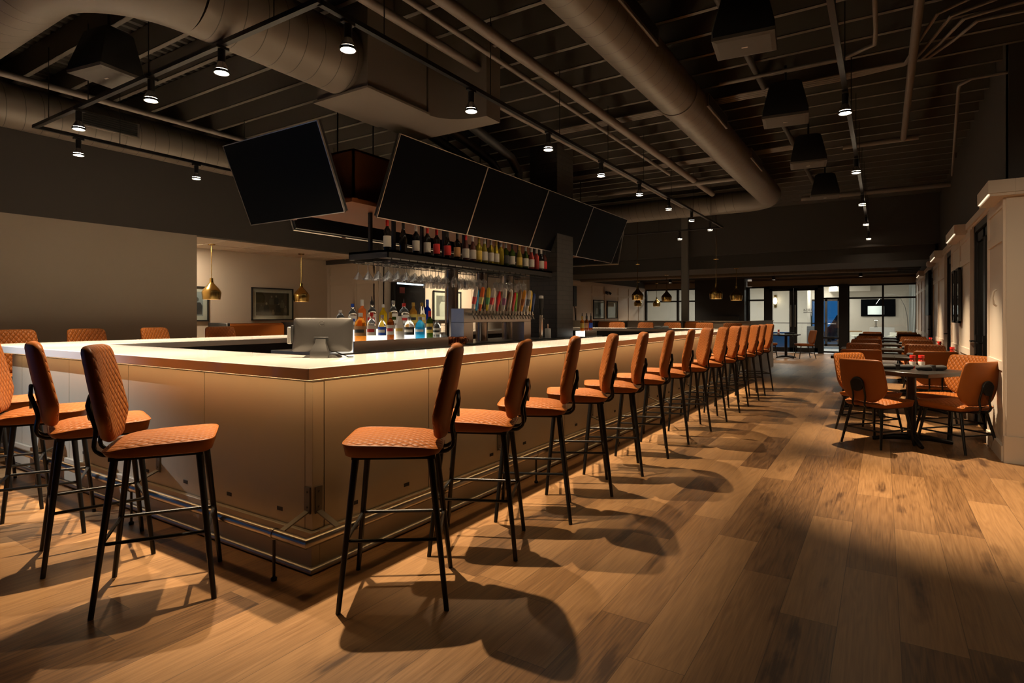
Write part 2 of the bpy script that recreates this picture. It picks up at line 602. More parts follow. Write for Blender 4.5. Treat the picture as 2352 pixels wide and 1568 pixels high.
rwall_panel(6.87, 7.83, 'wall_right_1', 'white panelled pier at the near end of the glass doors', 1)
rwall_panel(9.25, 11.7, 'wall_right_2', 'white panelled pier carrying two framed pictures', 2)
rwall_panel(12.86, 15.7, 'wall_right_3', 'white panelled pier between two black door openings', 2)
rwall_panel(17.2, FY, 'wall_right_4', 'white panelled wall running to the storefront', 4)
struct('wall_right_header', M().box(RX, RX + .2, 6.87, FY, 2.44, 2.56).box(RX - .02, RX, 6.87, FY, 2.46, 2.54), white_trim,
       'white fascia above the black glass doors', 'wall', smooth=0)
struct('wall_right_upper', M().box(RX + .02, RX + .2, 6.87, FY, 2.56, 4.1), wall_dark, 'charcoal wall above the white fascia', 'wall', smooth=0)
ep = M().box(RX, 7.2, 6.85, 7.0, 0, 2.5)
for a in (RX, 1.95, 3.0):
    ep.box(a, a + .13, 6.832, 6.85, .24, 2.42)
for z, h in ((0, .24), (.78, .10), (1.95, .10), (2.30, .12)):
    ep.box(RX + .002 - (.02 if z == 0 else 0), 7.0, 6.836 - (.018 if z == 0 else 0), 6.85, z, z + h)
struct('wall_right_end', ep, white_trim, 'white panelled wall end facing the camera side', 'wall', smooth=0)
struct('wall_right_end_upper', M().box(RX + .02, 7.2, 6.86, 7.0, 2.5, 4.1), wall_dark, 'charcoal wall above the panelled end', 'wall', smooth=0)
for i, (a, b) in enumerate(((6.72, 7.45), (9.7, 10.95), (13.3, 14.5), (15.2, 15.7), (18.9, 20.2))):
    t = M().box(.80, RX + .05, a, b, 2.43, 2.545)
    t.box(.815, RX + .05, a + .015, b - .015, 2.405, 2.43)
    if i == 0:
        t.box(RX + .051, 7.0, 6.72, 6.86, 2.43, 2.545).box(RX + .051, 7.0, 6.735, 6.86, 2.405, 2.43)
    to = struct('trim_%d' % (i + 1), t, white_trim, 'white cornice box above the %s pier' % ORD[i], 'trim', smooth=0)
    if i != 3:
        M().box(.803, .812, a + .05, b - .05, 2.424, 2.431).build('light_strip', emis('cornice_led', (1, .85, .62), 1.2), to, smooth=0)
struct('wall_service', M().box(4.0, 4.15, 7, FY, 0, 2.5).box(RX + .2, 4, FY - .1, FY, 0, 2.5), wall_dark, 'dark wall behind the glass doors', 'wall', smooth=0)
struct('ceiling_service', M().box(RX + .2, 4.1, 7, FY, 2.5, 2.6), ceil_paint, 'dark ceiling behind the glass doors', 'ceiling', smooth=0)


def glass_door(num, y0, y1, leaves, lab):
    fr = M().box(RX + .02, RX + .12, y0, y0 + .09, 0, 2.44).box(RX + .02, RX + .12, y1 - .09, y1, 0, 2.44)
    fr.box(RX + .02, RX + .12, y0, y1, 2.36, 2.44)
    o = struct('door_%d' % num, fr, black_metal, lab, 'door', smooth=0)
    w = (y1 - y0 - .18) / leaves
    for i in range(leaves):
        a = y0 + .09 + w * i
        lf = M()
        lf.box(RX + .04, RX + .09, a, a + .075, .02, 2.34).box(RX + .04, RX + .09, a + w - .075, a + w, .02, 2.34)
        lf.box(RX + .04, RX + .09, a, a + w, .02, .22).box(RX + .04, RX + .09, a, a + w, 2.24, 2.34)
        l = lf.build('door_leaf', black_metal, o, smooth=0)
        M().box(RX + .06, RX + .066, a + .075, a + w - .075, .22, 2.24).build('pane', pane_glass, l, smooth=0)
        hd = M().cyl((RX + .04, a + w - .04, 1.02), (RX - .03, a + w - .04, 1.02), .009)
        hd.cyl((RX - .03, a + w - .04, 1.02), (RX - .03, a + w - .16, 1.02), .009)
        hd.box(RX + .02, RX + .04, a + w - .06, a + w - .02, .86, 1.1)
        hd.build('handle', black_metal, l)
    return o


glass_door(1, 7.83, 9.25, 2, 'near black framed glass folding door on the right')
glass_door(2, 11.7, 12.86, 1, 'middle black framed glass door on the right')
glass_door(3, 15.7, 17.2, 1, 'far black framed glass door on the right')

# rear enclosure behind the camera
struct('wall_rear', M().box(-8.5, 7.1, -5.15, -5, 0, 4.1), wall_beige, 'taupe wall at the rear', 'wall', smooth=0)
struct('wall_side', M().box(7.0, 7.15, -5, 7, 0, 4.1), wall_beige, 'taupe wall at the far right', 'wall', smooth=0)

# ------------------------------------------------------------------ far storefront
def far_frame():
    hd = M().box(WX, -6.0, FY, FY + .2, 2.45, 2.9).box(-4.2, 7, FY, FY + .2, 2.45, 2.9)
    hd.box(-4.35, RX, FY - .06, FY, 2.46, 2.66).box(WX, -6.2, FY - .06, FY, 2.46, 2.66)
    struct('wall_far', hd, mat('bronze_header', (0.19, 0.15, 0.115), .6), 'tan header above the far glass front', 'wall', smooth=0)
    # left windows
    def win(num, xs, zs, lab, z0=0.03, z1=2.45, t=.05, gl=True):
        f = M()
        for x in xs:
            f.box(x - t / 2, x + t / 2, FY, FY + .1, z0, z1)
        for z in zs:
            f.box(xs[0], xs[-1], FY + .01, FY + .09, z - .03, z + .03)
        o = struct('window_%d' % num, f, black_metal, lab, 'window', smooth=0)
        M().box(xs[0], xs[-1], FY + .045, FY + .051, z0, z1).build('pane', pane_glass, o, smooth=0)
        return o
    win(2, (-8.37, -7.03, -6.22), (.06, 1.94, 2.42), 'black framed fixed glazing left of the fireplace', t=.09)
    win(3, (-4.36, -4.30, -3.72), (.06, 1.94, 2.42), 'narrow black framed sidelight right of the fireplace', t=.05)
    win(4, (-1.80, -1.30), (.06, .565, 1.97, 2.42), 'black framed sidelight beside the double doors', t=.03)
    win(5, (-1.02, 0.0, RX), (.06, 1.97, 2.42), 'two bay black framed glazing in front of the lounge', t=.06)
    struct('column_far', M().box(-1.30, -1.03, FY - .12, FY + .15, 0, 2.46), black_metal, 'black square column in the glass front', 'column', smooth=0)
    fr = M().box(-3.77, -3.58, FY - .02, FY + .12, 0, 2.45).box(-1.97, -1.79, FY - .02, FY + .12, 0, 2.45).box(-3.77, -1.79, FY - .02, FY + .12, 2.36, 2.45)
    fr.box(-2.78, -2.77, FY, FY + .1, 0, 2.4)
    o = struct('door_4', fr, black_metal, 'black double glass doors at the far end', 'door', smooth=0)
    for s, (a, b) in enumerate(((-3.60, -2.785), (-2.765, -1.96))):
        lf = M().box(a, a + .12, FY + .02, FY + .07, .02, 2.36).box(b - .12, b, FY + .02, FY + .07, .02, 2.36)
        lf.box(a, b, FY + .02, FY + .07, .02, .19).box(a, b, FY + .02, FY + .07, 2.27, 2.36).box(a, b, FY + .03, FY + .06, 1.08, 1.10)
        l = lf.build('door_leaf', black_metal, o, smooth=0)
        M().box(a + .12, b - .12, FY + .042, FY + .048, .19, 2.27).build('pane', pane_glass, l, smooth=0)
        xh = b - .06 if s == 0 else a + .06
        M().cyl((xh, FY - .05, .95), (xh, FY - .05, 1.75), .014).cyl((xh, FY - .05, 1.0), (xh, FY + .02, 1.0), .008).cyl((xh, FY - .05, 1.7), (xh, FY + .02, 1.7), .008).build('handle', steel, l)
        if s:
            ink = mat('frosted_lettering', (.05, .045, .04), .6)
            mt = Matrix.Translation((-2.30, FY + .038, 1.52)) @ Matrix.Rotation(R(90), 4, 'X') @ Matrix.Scale(-1, 4, (1, 0, 0))
            text('door_number', '18|54', .125, ink, l, mt, .001)
            M().box(-2.44, -2.16, FY + .038, FY + .041, 1.455, 1.470).box(-2.44, -2.16, FY + .038, FY + .041, 1.482, 1.494).build('number_underline', ink, l, smooth=0)
    return o


far_frame()
# black fireplace block with television
struct('wall_fireplace', M().box(-6.22, -4.38, FY - .45, FY + .2, 1.02, 2.86).box(-6.22, -5.6, FY - .45, FY + .2, 0, 1.02).box(-4.75, -4.38, FY - .45, FY + .2, 0, 1.02)
       .box(-5.6, -4.75, FY - .45, FY + .2, 0, .55).box(-5.85, -4.55, FY - .55, FY - .45, 1.12, 1.34), black_matte, 'black chimney wall with an open see-through hearth', 'wall', smooth=0)

# ------------------------------------------------------------------ lobby beyond the glass
LY = 29.5
struct('wall_lobby_back', M().box(-10, -2.78, LY, LY + .15, 0, 2.75).box(-1.62, 4.2, LY, LY + .15, 0, 2.75).box(-2.78, -1.62, LY, LY + .15, 2.1, 2.75), white_wall,
       'cream lobby wall behind the lounge', 'wall', smooth=0)
struct('wall_lobby_pier', M().box(-3.2, -2.72, 27.6, 29.6, 0, 2.75), white_wall, 'cream lobby pier left of the street door', 'wall', smooth=0)
struct('wall_lobby_left', M().box(-10, -3.2, 27.9, 28.05, 0, 2.75).box(-10.1, -10, FY, 28, 0, 2.75), white_wall, 'cream lobby wall on the left', 'wall', smooth=0)
struct('wall_lobby_right', M().box(3.9, 4.05, FY + .2, LY, 0, 2.75), white_wall, 'cream lobby wall on the right', 'wall', smooth=0)
struct('ceiling_lobby', M().box(-10, 4.2, FY + .2, LY + .2, 2.75, 2.85).box(-2.0, -.45, 29.0, LY, 2.42, 2.75), white_wall, 'white lobby ceiling', 'ceiling', smooth=0)
sd = M().box(-2.78, -2.70, LY, LY + .1, 0, 2.1).box(-2.2, -2.1, LY, LY + .1, 0, 2.1).box(-1.70, -1.62, LY, LY + .1, 0, 2.1)
sd.box(-2.78, -1.62, LY, LY + .1, 2.02, 2.1).box(-2.78, -1.62, LY, LY + .1, 0, .1).box(-2.78, -2.15, LY, LY + .1, .98, 1.02)
sdo = struct('door_5', sd, mat('bronze_door_frame', (.05, .04, .035), .4, .5), 'dark framed street door of the lobby', 'door', smooth=0)
M().box(-2.78, -1.62, LY + .05, LY + .056, .1, 2.02).build('pane', pane_glass, sdo, smooth=0)
M().cyl((-2.08, LY - .05, 1.0), (-1.75, LY - .05, 1.0), .015).build('push_bar', chrome, sdo)
struct('ground_outside', M().box(-12, 8, LY + .15, 60, -.12, -.02), mat('asphalt', (.05, .05, .055), .7), 'dark asphalt outside the street door', 'ground', smooth=0)

LOBBYL = emis('lobby_downlight', (1, .92, .8), 14)
for i, (x, y) in enumerate(((-7.5, 25.3), (-5.2, 25.6), (-3.2, 25.4), (-1.2, 25.2), (.6, 25.0), (-2.2, 28.4))):
    tag(M().lathe([(.0, 0), (.13, 0), (.15, .012), (.15, .02)], 20).build('lobby_downlight', LOBBYL, loc=(x, y, 2.73)),
        'round recessed light in the white lobby ceiling, ' + ['far left by the left glazing', 'behind the black fireplace wall', 'above the double doors', 'behind the black column', 'above the lounge', 'in front of the street door'][i],
        'ceiling light', 'lobby ceiling lights')

# lounge television, console, lamps
t = thing('wall_television', 'black television on the cream lounge wall behind the white lampshade', 'television', (-.18, LY - .05, 1.70))
M().box(-.63, .63, 0, .045, -.37, .37).build('screen', tv_black, t, bevel=.006)
t = thing('console_table', 'white console cabinet below the lounge television', 'console', (-.03, LY - .62, 0))
M().box(-.44, .44, -.2, .2, .1, .88).build('cabinet', white_plastic, t, bevel=.008)
for sx in (-1, 1):
    M().cyl((sx * .38, 0, 0), (sx * .38, 0, .1), .02).build('leg', black_metal, t)
t = thing('table_lamp', 'small dark table lamp glowing on the white console', 'lamp', (-.25, LY - .62, .88))
M().lathe([(0, 0), (.07, 0), (.07, .02), (.0, .02)], 20).build('base', black_metal, t)
M().cyl((-.025, 0, .02), (-.025, 0, .28), .008).cyl((.025, 0, .02), (.025, 0, .28), .008).build('stem', black_metal, t)
M().lathe([(0, .29), (.09, .29), (.09, .31), (0, .31)], 20).build('lamp_shade', black_metal, t)
M().lathe([(0, .283), (.06, .283), (.06, .289), (0, .289)], 16).build('bulb', emis('table_lamp_bulb', (1, .85, .65), 14), t)
t = thing('arc_lamp', 'tall arc floor lamp with a white drum shade in the lounge', 'floor lamp', (.80, 26.5, 0))
M().lathe([(0, 0), (.18, 0), (.18, .04), (0, .04)], 24).build('base', black_metal, t)
arc = [(0, 0, .04), (0, 0, .9), (-.03, 0, 1.35), (-.10, 0, 1.7), (-.22, 0, 1.98), (-.40, 0, 2.15), (-.58, 0, 2.20), (-.76, 0, 2.15), (-.92, 0, 1.98), (-1.03, 0, 1.80)]
M().tube(arc, [.02, .02, .012, .011, .01, .01, .01, .009, .009, .009], 8).build('stem', steel, t)
M().lathe([(.27, 1.40), (.27, 1.73), (.265, 1.73), (.265, 1.40), (.27, 1.40)], 32, (-1.03, 0, 0)).build('lamp_shade', emis('lit_drum_shade', (.80, .88, .88), .10), t)
t = thing('curtain', 'long pale sheer curtain hanging at the lounge window', 'curtain', (1.95, 29.25, 0), R(90))
pts = [(.05 * math.sin(i * 1.7), -1.0 + i * .085) for i in range(25)]
cm = M()
cm.add([(x, y, .02) for x, y in pts] + [(x, y, 2.7) for x, y in pts] + [(x + .01, y, 2.7) for x, y in pts] + [(x + .01, y, .02) for x, y in pts],
       [(i, i + 1, 26 + i - 1 + 0, 25 + i) for i in range(24)] + [(50 + i, 51 + i, 76 + i, 75 + i) for i in range(24)])
cm.build('drape', curtain_m, t)


def sofa(x, y, rz, name, label, m, w=1.6):
    t = thing(name, label, 'sofa' if w > 1 else 'armchair', (x, y, 0), rz)
    def rr(w, dd, z, r=.12, n=5):
        pts = []
        for cx, cy, a0 in ((w - r, dd - r, 0), (-w + r, dd - r, 90), (-w + r, -dd + r, 180), (w - r, -dd + r, 270)):
            for i in range(n + 1):
                a = R(a0 + 90 * i / n)
                pts.append((cx + r * math.cos(a), cy + r * math.sin(a), z))
        return pts
    M().loft([rr(w / 2, .42, .12), rr(w / 2, .42, .40), rr(w / 2 - .03, .39, .44)]).build('seat', m, t)
    bk = M().loft([[(p[0], p[1] * .28 + .36, p[2]) for p in rr(w / 2, .42, z)] for z in (.12, .68, .72)])
    bk.build('backrest', m, t)
    for s in (-1, 1):
        M().loft([[(p[0] * .0 + s * (w / 2 - .07) + p[0] / (w / 2) * .08, p[1], p[2]) for p in rr(w / 2, .42, z, .1)] for z in (.12, .56, .60)]).build('armrest', m, t)
    for sx in (-1, 1):
        for sy in (-1, 1):
            M().cyl((sx * (w / 2 - .12), sy * .3, 0), (sx * (w / 2 - .12), sy * .3, .13), .02).build('leg', black_metal, t)
    return t


sofa(-.52, 25.7, R(10), 'lounge_sofa', 'white curved lounge sofa left of the console', sofa_m, .95)
sofa(.66, 26.0, R(-10), 'lounge_sofa', 'white lounge sofa under the arc lamp stem', sofa_m, 1.0)
sofa(-3.42, 25.2, R(200), 'blue_armchair', 'bright blue armchair seen through the far glass doors', blue_fabric, .85)
for i, x in enumerate((-1.02, .72)):
    t = thing('side_table', 'low wooden side table %s of the white console' % ('left', 'right')[i], 'side table', (x, LY - .7, 0), 0, 'wooden side tables')
    M().box(-.27, .27, -.25, .25, .66, .72).build('tabletop', light_wood, t, bevel=.005)
    for sx in (-1, 1):
        M().box(sx * .22 - .02, sx * .22 + .02, -.2, .2, 0, .66).build('leg', light_wood, t)
t = thing('planter_pedestal', 'tall grey planter pedestal holding dark blades beside the pier', 'planter', (-2.5, 27.0, 0))
M().box(-.16, .16, -.16, .16, 0, .92).build('pot', mat('grey_planter', (.10, .10, .105), .5), t, bevel=.006)
lf = M()
for i in range(5):
    a = i * 1.3
    lf.tube([(0, 0, .9), (.02 * math.cos(a), .02 * math.sin(a), 1.3), (.05 * math.cos(a), .05 * math.sin(a), 1.62 - .05 * i)], [.018, .014, .002], 6)
lf.build('leaves', mat('dark_leaf', (.02, .03, .02), .5), t)
t = thing('wall_sconce', 'brass wall sconce with a glowing glass shade beyond the doors', 'sconce', (-4.0, 27.84, 2.0))
M().box(-.05, .05, 0, .05, -.28, .28).build('backplate', brass, t, bevel=.005)
M().lathe([(0, -.14), (.06, -.1), (.085, 0), (.06, .12), (.03, .16)], 16, (0, -.07, 0)).build('lamp_shade', emis('sconce_glow', (1, .82, .55), 7), t)
t = thing('bell_pendant', 'white bell pendant light glowing beside the black column', 'pendant light', (-1.62, 26.0, 2.36))
M().lathe([(.14, 0), (.13, .1), (.09, .2), (.03, .24)], 20).build('lamp_shade', emis('bell_glow', (1, .96, .88), 5), t)
M().cyl((0, 0, .24), (0, 0, .39), .008).build('stem', black_metal, t)
tag(M().box(-2.3, -.9, 27.2, 28.8, -.004, .006).build('entrance_mat', mat('blue_grey_mat', (.10, .14, .18), .9)), 'grey entrance mat on the lobby floor', 'mat')
t = thing('parked_car', 'dark parked car outside the street door', 'car', (-1.6, 36, 0))
ca = [(-.85, .3), (-.85, .75), (-.7, .85), (-.45, 1.4), (.45, 1.4), (.7, .85), (.85, .75), (.85, .3)]
cb = M().loft([[(x * (.86 if z > 1 else 1), y, z) for x, z in ca] for y in (-2.1, -1.9, 0, 1.9, 2.1)])
cb.build('body', mat('dark_car_paint', (.03, .035, .05), .25, .5), t)
for sx in (-1, 1):
    for sy in (-1, 1):
        M().cyl((sx * .7, sy * 1.3, .31), (sx * .88, sy * 1.3, .31), .31, n=20).build('wheel', black_matte, t)

# lobby light: real downlights
def area(name, loc, size, power, col=(1, .9, .78), rot=(0, 0, 0), shape='DISK'):
    l = bpy.data.lights.new(name, 'AREA'); l.shape = shape; l.size = size; l.energy = power; l.color = col
    o = bpy.data.objects.new(name, l); COL.objects.link(o); o.location = loc; o.rotation_euler = rot
    return o


for i, (x, y) in enumerate(((-7.5, 25.3), (-5.2, 25.6), (-3.2, 25.4), (-1.2, 25.2), (.6, 25.0), (-2.2, 28.4))):
    area('lobby_lamp', (x, y, 2.715), .28, 44)

# ------------------------------------------------------------------ bar
bar = thing('bar_counter', 'bar front of satin metal panels below the white worktop', 'bar', (0, 0, 0))
B = M()
PX, PY = BX - .022, BY + .022       # panel plane
B.box(XL, PX - .02, PY + .02, 2.45, .03, 1.0).box(-3.0, PX - .02, 2.45, YF, .03, 1.0).box(XL, -6.08, 2.45, YF, .03, 1.0).box(-6.08, -3.0, 12.05, YF, .03, 1.0)
B.build('body', mat('dark_underbar', (.025, .024, .023), .35, .4), bar, smooth=0)
P_ = M().box(XL - .02, BX, BY, BY + .05, 0, .205).box(BX - .05, BX, BY + .05, YF - .03, 0, .205)
P_.box(XL - .02, XL + .03, BY + .05, YF - .03, 0, .205).box(XL - .02, BX, YF - .03, YF + .02, 0, .205)
P_.build('plinth', panel_metal, bar, smooth=0, bevel=.003)
xs = [PX - .06, -3.51, -4.47, -5.43, -6.39, XL]
pn = 0
for a, b in zip(xs, xs[1:]):
    p = M().box(b + .003, a - .003, PY, PY + .02, .207, .978).build('front_panel', panel_metal, bar, smooth=0)
    if a - b > .5:
        for q in (.28, .78):
            xx = b + (a - b) * q
            M().box(xx - .024, xx + .024, PY - .003, PY, .265, .287).build('vent_slot', black_matte, p, smooth=0, bevel=.002)
ys = [PY + .075] + [2.9 + .96 * i for i in range(10)] + [YF]
for a, b in zip(ys, ys[1:]):
    p = M().box(PX - .02, PX, a + .003, b - .003, .207, .978).build('front_panel', panel_metal, bar, smooth=0)
    if b - a > .5:
        for q in (.25, .75):
            yy = a + (b - a) * q
            M().box(PX, PX + .003, yy - .024, yy + .024, .265, .287).build('vent_slot', black_matte, p, smooth=0, bevel=.002)
M().box(PX - .06, PX, PY, PY + .073, .207, .978).build('corner_post', panel_metal, bar, smooth=0, bevel=.002)
M().box(XL, PX - .02, PY, PY + .02, .981, 1.005).box(PX - .02, PX, PY, YF, .981, 1.005).build('top_rail', mat('dimmed_rail', (.13, .11, .085), .5, .3), bar, smooth=0)  # rail colour darkened so the strip above does not blow it out
M().tube([(XL, BY - .012, .016), (BX + .012, BY - .012, .016), (BX + .012, YF, .016)], .017, 10).build('base_bead', mat('bead_metal', (.45, .41, .36), .4, .8), bar)
M().box(XL + .1, BX + .09, BY - .09, BY - .04, 1.0046, 1.0062).build('light_strip', LED, bar, smooth=0)
M().box(BX + .04, BX + .09, BY - .038, YF - .2, 1.0046, 1.0062).build('light_strip', LED, bar, smooth=0)

OX0, OX1, OY0, OY1 = -6.95, -2.377, 1.862, 12.62
IX0, IX1, IY0, IY1 = -6.05, -2.99, 2.475, 12.0
c = M()
o_ = [(OX0, OY0), (OX1, OY0), (OX1, OY1), (OX0, OY1)]
i_ = [(IX0, IY0), (IX1, IY0), (IX1, IY1), (IX0, IY1)]
V = [(x, y, ZC) for x, y in o_ + i_] + [(x, y, 1.006) for x, y in o_ + i_]
F = []
for k in range(4):
    l = (k + 1) % 4
    F += [(k, l, 4 + l, 4 + k), (8 + l, 8 + k, 12 + k, 12 + l), (8 + k, 8 + l, l, k), (4 + k, 4 + l, 12 + l, 12 + k)]
c.add(V, F)
tag(c.build('bar_worktop', quartz, smooth=0, bevel=.004), 'white stone bar worktop running around the whole bar', 'worktop')

rail = thing('foot_rail', 'round metal foot rail along the base of the bar', 'foot rail')
RXr, RYr, RZ = BX + .155, BY - .155, .235
M().tube([(XL - .1, RYr, RZ), (RXr, RYr, RZ), (RXr, YF - .1, RZ)], .025, 14).build('tube', rail_metal, rail)
brk = []


def bracket(px, py, dx, dy):
    b = M()
    # plate on the panel, arm sloping down to the rail
    tx, ty = -dy, dx
    def q(u, v, z): return (px + dx * u + tx * v, py + dy * u + ty * v, z)
    def bar_(pts, w, t=.006):
        rings = []
        for (u, z), (nu, nz) in pts:
            rings.append([q(u + nu * t, v, z + nz * t) for v in (-w, w)] + [q(u, v, z) for v in (w, -w)])
        b.loft(rings)
    bar_([((.0, .43), (1, 0)), ((.0, .29), (1, .3))], .022, .008)
    bar_([((.002, .30), (.7, .7)), ((.155, .245), (.5, .8))], .017, .008)
    for z in (.405, .325):
        b.cyl(q(.008, 0, z), q(.013, 0, z), .006, n=8)
    b.build('bracket', mat('bracket_metal', (.16, .145, .125), .4, .8), rail)


def rpost(px, py):
    m = M().cyl((px, py, 0), (px, py, RZ - .02), .0075).lathe([(0, 0), (.014, 0), (.016, .012), (.009, .02), (0, .02)], 12, (px, py, 0))
    m.build('post', black_metal, rail)
    i = M()
    if abs(px - RXr) < .01: i.cyl((px, py - .012, RZ), (px, py + .012, RZ), .029, n=16)
    else: i.cyl((px - .012, py, RZ), (px + .012, py, RZ), .029, n=16)
    i.build('collar', rail_metal, rail)


for x in (-2.535, -4.05, -5.55): bracket(x, PY, 0, -1)
for y in (2.02, 3.72, 5.42, 7.12, 8.82, 10.52): bracket(PX, y, 1, 0)
for x in (-2.57, -4.03, -5.53): rpost(x, RYr)
for y in (3.99, 5.69, 7.4, 9.1, 10.8): rpost(RXr, y)

# low partition behind the bar
hw = M().box(-8.2, -2.47, 13.7, 13.85, 0, 1.20).box(-2.62, -2.47, 13.85, 16.8, 0, 1.20)
hw.box(-8.2, -2.455, 13.685, 13.865, 1.20, 1.222).box(-2.635, -2.455, 13.865, 16.815, 1.20, 1.222).box(-8.2, -2.46, 13.69, 13.7, 0, .14).box(-2.47, -2.46, 13.69, 16.81, 0, .22)
struct('wall_partition', hw, mat('partition_laminate', (.30, .26, .21), .5), 'waist high partition wall behind the far end of the bar', 'wall', smooth=0)


# ------------------------------------------------------------------ seats
def panel_rings(W, H, T, wrap, y0, z0, lean, prof, n=28):
    """closed loft of a wrapped backrest panel; front faces +y"""
    rings = []
    for v, wf, tf in prof:
        w = W * wf; t = T * tf
        ring = []
        for j in range(n):
            a = 2 * math.pi * j / n
            ca, sa = math.cos(a), math.sin(a)
            ex = 0.35
            x = w * math.copysign(abs(ca) ** ex, ca)
            yy = t * math.copysign(abs(sa) ** .75, sa)
            yw = wrap * (x / W) ** 2
            ring.append((x, y0 + yy + yw - lean * v, z0 + H * v))
        rings.append(ring)
    return rings


BACKPROF = [(0.0, .40, .3), (.015, .46, .75), (.05, .55, 1), (.13, .74, 1), (.22, .93, 1), (.28, 1.0, 1), (.36, 1.0, 1), (.6, .96, 1), (.85, .915, .95), (.93, .89, .9), (.97, .84, .75), (.99, .76, .5), (1.0, .66, .2)]


CHAIRPROF = [(0.0, .45, .3), (.015, .52, .75), (.05, .62, 1), (.14, .82, 1), (.26, .96, 1), (.36, 1.0, 1), (.5, 1.0, 1), (.7, .985, 1), (.88, .96, .95), (.95, .935, .85), (.98, .90, .65), (.995, .84, .4), (1.0, .78, .2)]


def add_back(t, W, H, T, wrap, y0, z0, lean, prof=BACKPROF):
    b = M()
    b.loft(panel_rings(W, H, T, wrap, y0, z0, lean, prof))
    o = b.build('backrest', [leather, quilt_back], t, smooth=50)
    for p in o.data.polygons:
        if p.normal.y > .45 and .03 < (p.center.z - z0) / H < .985:
            p.material_index = 1
    # piping around the edge
    return o


def add_seat(t, hw, y0, y1, z0, z1):
    def ring(sx, sy, z, n=40, p=.28, dz=0):
        r = []
        cy = (y0 + y1) / 2; hy = (y1 - y0) / 2
        for j in range(n):
            a = 2 * math.pi * j / n
            ca, sa = math.cos(a), math.sin(a)
            x = hw * sx * math.copysign(abs(ca) ** p, ca)
            y = hy * sy * math.copysign(abs(sa) ** p, sa)
            back = max(0, -y / hy - .35) / .65
            r.append((x * (1 - .10 * back), cy + y, z + dz * (-.026 * back + .006 * max(0, y / hy))))
        return r
    s = M()
    s.loft([ring(.92, .92, z0), ring(.965, .965, z0 + .007), ring(1.0, 1.0, z1 - .012, dz=1), ring(1.0, 1.0, z1 - .004, dz=1)], 0, cap=False)
    k = len(s.v)
    s.add(ring(.92, .92, z0), [tuple(range(39, -1, -1))], 0)
    s.loft([ring(1.0, 1.0, z1 - .004, dz=1), ring(.975, .975, z1, dz=1), ring(.85, .85, z1 + .006, dz=.9), ring(.55, .55, z1 + .012, dz=.5), ring(.2, .2, z1 + .014, dz=0)], 1, cap=False)
    s.add(ring(.2, .2, z1 + .014), [tuple(range(40))], 1)
    st = s.build('seat', [leather, quilt_seat], t, smooth=60)
    pp = M()
    pp.tube(ring(1.004, 1.004, z1 - .004, dz=1), .0045, 6, closed=True)
    pp.build('piping', leather, st)
    return st


def add_bracket(t, zs, zb, ztop, y0, y1, yt, w=.058):
    """bent hairpin tube with an oval plate behind the backrest"""
    def pt(u): return u
    L = [(w, -.05, zs), (w, y0 + .03, zs), (w, y0 - .01, zs + .012), (w, y0 - .03, zs + .045), (w, y1, zb)]
    arc = []
    for i in range(7):
        a = math.pi * i / 6
        arc.append((w * math.cos(a), yt + .0 * i, ztop - w + w * math.sin(a)))
    pts = L + [(w, yt, ztop - w)] + arc[1:-1] + [(-w, yt, ztop - w)] + [(-x, y, z) for x, y, z in reversed(L)]
    sp = []
    for i in range(len(pts)):
        p0, p1, p2, p3 = (Vector(pts[max(0, min(len(pts) - 1, i + d_))]) for d_ in (-1, 0, 1, 2))
        for u in ((0, .33, .66) if i < len(pts) - 1 else (0,)):
            sp.append(.5 * ((2 * p1) + (p2 - p0) * u + (2 * p0 - 5 * p1 + 4 * p2 - p3) * u * u + (3 * p1 - p0 - 3 * p2 + p3) * u ** 3))
    m = M().tube(sp, .0095, 8)
    fr = m.build('back_bracket', black_metal, t)
    pl = M()
    po = [(w * math.cos(R(a)), ztop - w + (w if a < 180 else w * 1.1) * math.sin(R(a))) for a in range(0, 360, 15)]
    pl.loft([[(x, yt - .006, z) for x, z in po], [(x, yt + .006, z) for x, z in po]])
    pl.build('back_plate', black_metal, fr)


def legs(t, fx, fyf, fyb, tx, tyf, tyb, zt, r0, r1, zs):
    for sx in (-1, 1):
        for fy, ty in ((fyf, tyf), (fyb, tyb)):
            M().tube([(sx * fx, fy, 0), (sx * tx, ty, zt)], [r1, r0], 12).build('leg', black_metal, t)
    k = zs / zt
    def at(sx, fy, ty): return (sx * (fx + (tx - fx) * k), fy + (ty - fy) * k, zs)
    A, Bq, C, D = at(-1, fyf, tyf), at(1, fyf, tyf), at(1, fyb, tyb), at(-1, fyb, tyb)
    for p, q in ((A, Bq), (Bq, C), (C, D), (D, A)):
        M().cyl(p, q, .0085, n=8).build('stretcher', black_metal, t)


def make_stool():
    t = thing('bar_stool', '', 'bar stool')
    add_seat(t, .222, -.215, .235, .685, .742)
    M().box(-.185, .185, -.185, .19, .672, .688).build('seat_frame', black_metal, t, smooth=0)
    add_back(t, .215, .445, .033, .038, -.205, .742, .085)
    add_bracket(t, .676, .80, .955, -.235, -.258, -.287)
    legs(t, .225, .24, -.24, .165, .175, -.165, .675, .0165, .0115, .31)
    return t


def make_chair():
    t = thing('dining_chair', '', 'chair')
    add_seat(t, .245, -.225, .255, .405, .462)
    M().box(-.19, .19, -.19, .2, .39, .407).build('seat_frame', black_metal, t, smooth=0)
    add_back(t, .245, .435, .030, .05, -.215, .455, .09, CHAIRPROF)
    add_bracket(t, .395, .51, .70, -.25, -.268, -.300, .065)
    legs(t, .215, .25, -.25, .165, .185, -.165, .393, .016, .011, .17)
    return t


stool0 = make_stool()
chair0 = make_chair()
LS, LC = [], []


def stool(x, y, rz, label, group):
    LS.append(place(stool0, len(LS), (x, y, 0), rz, label, group))


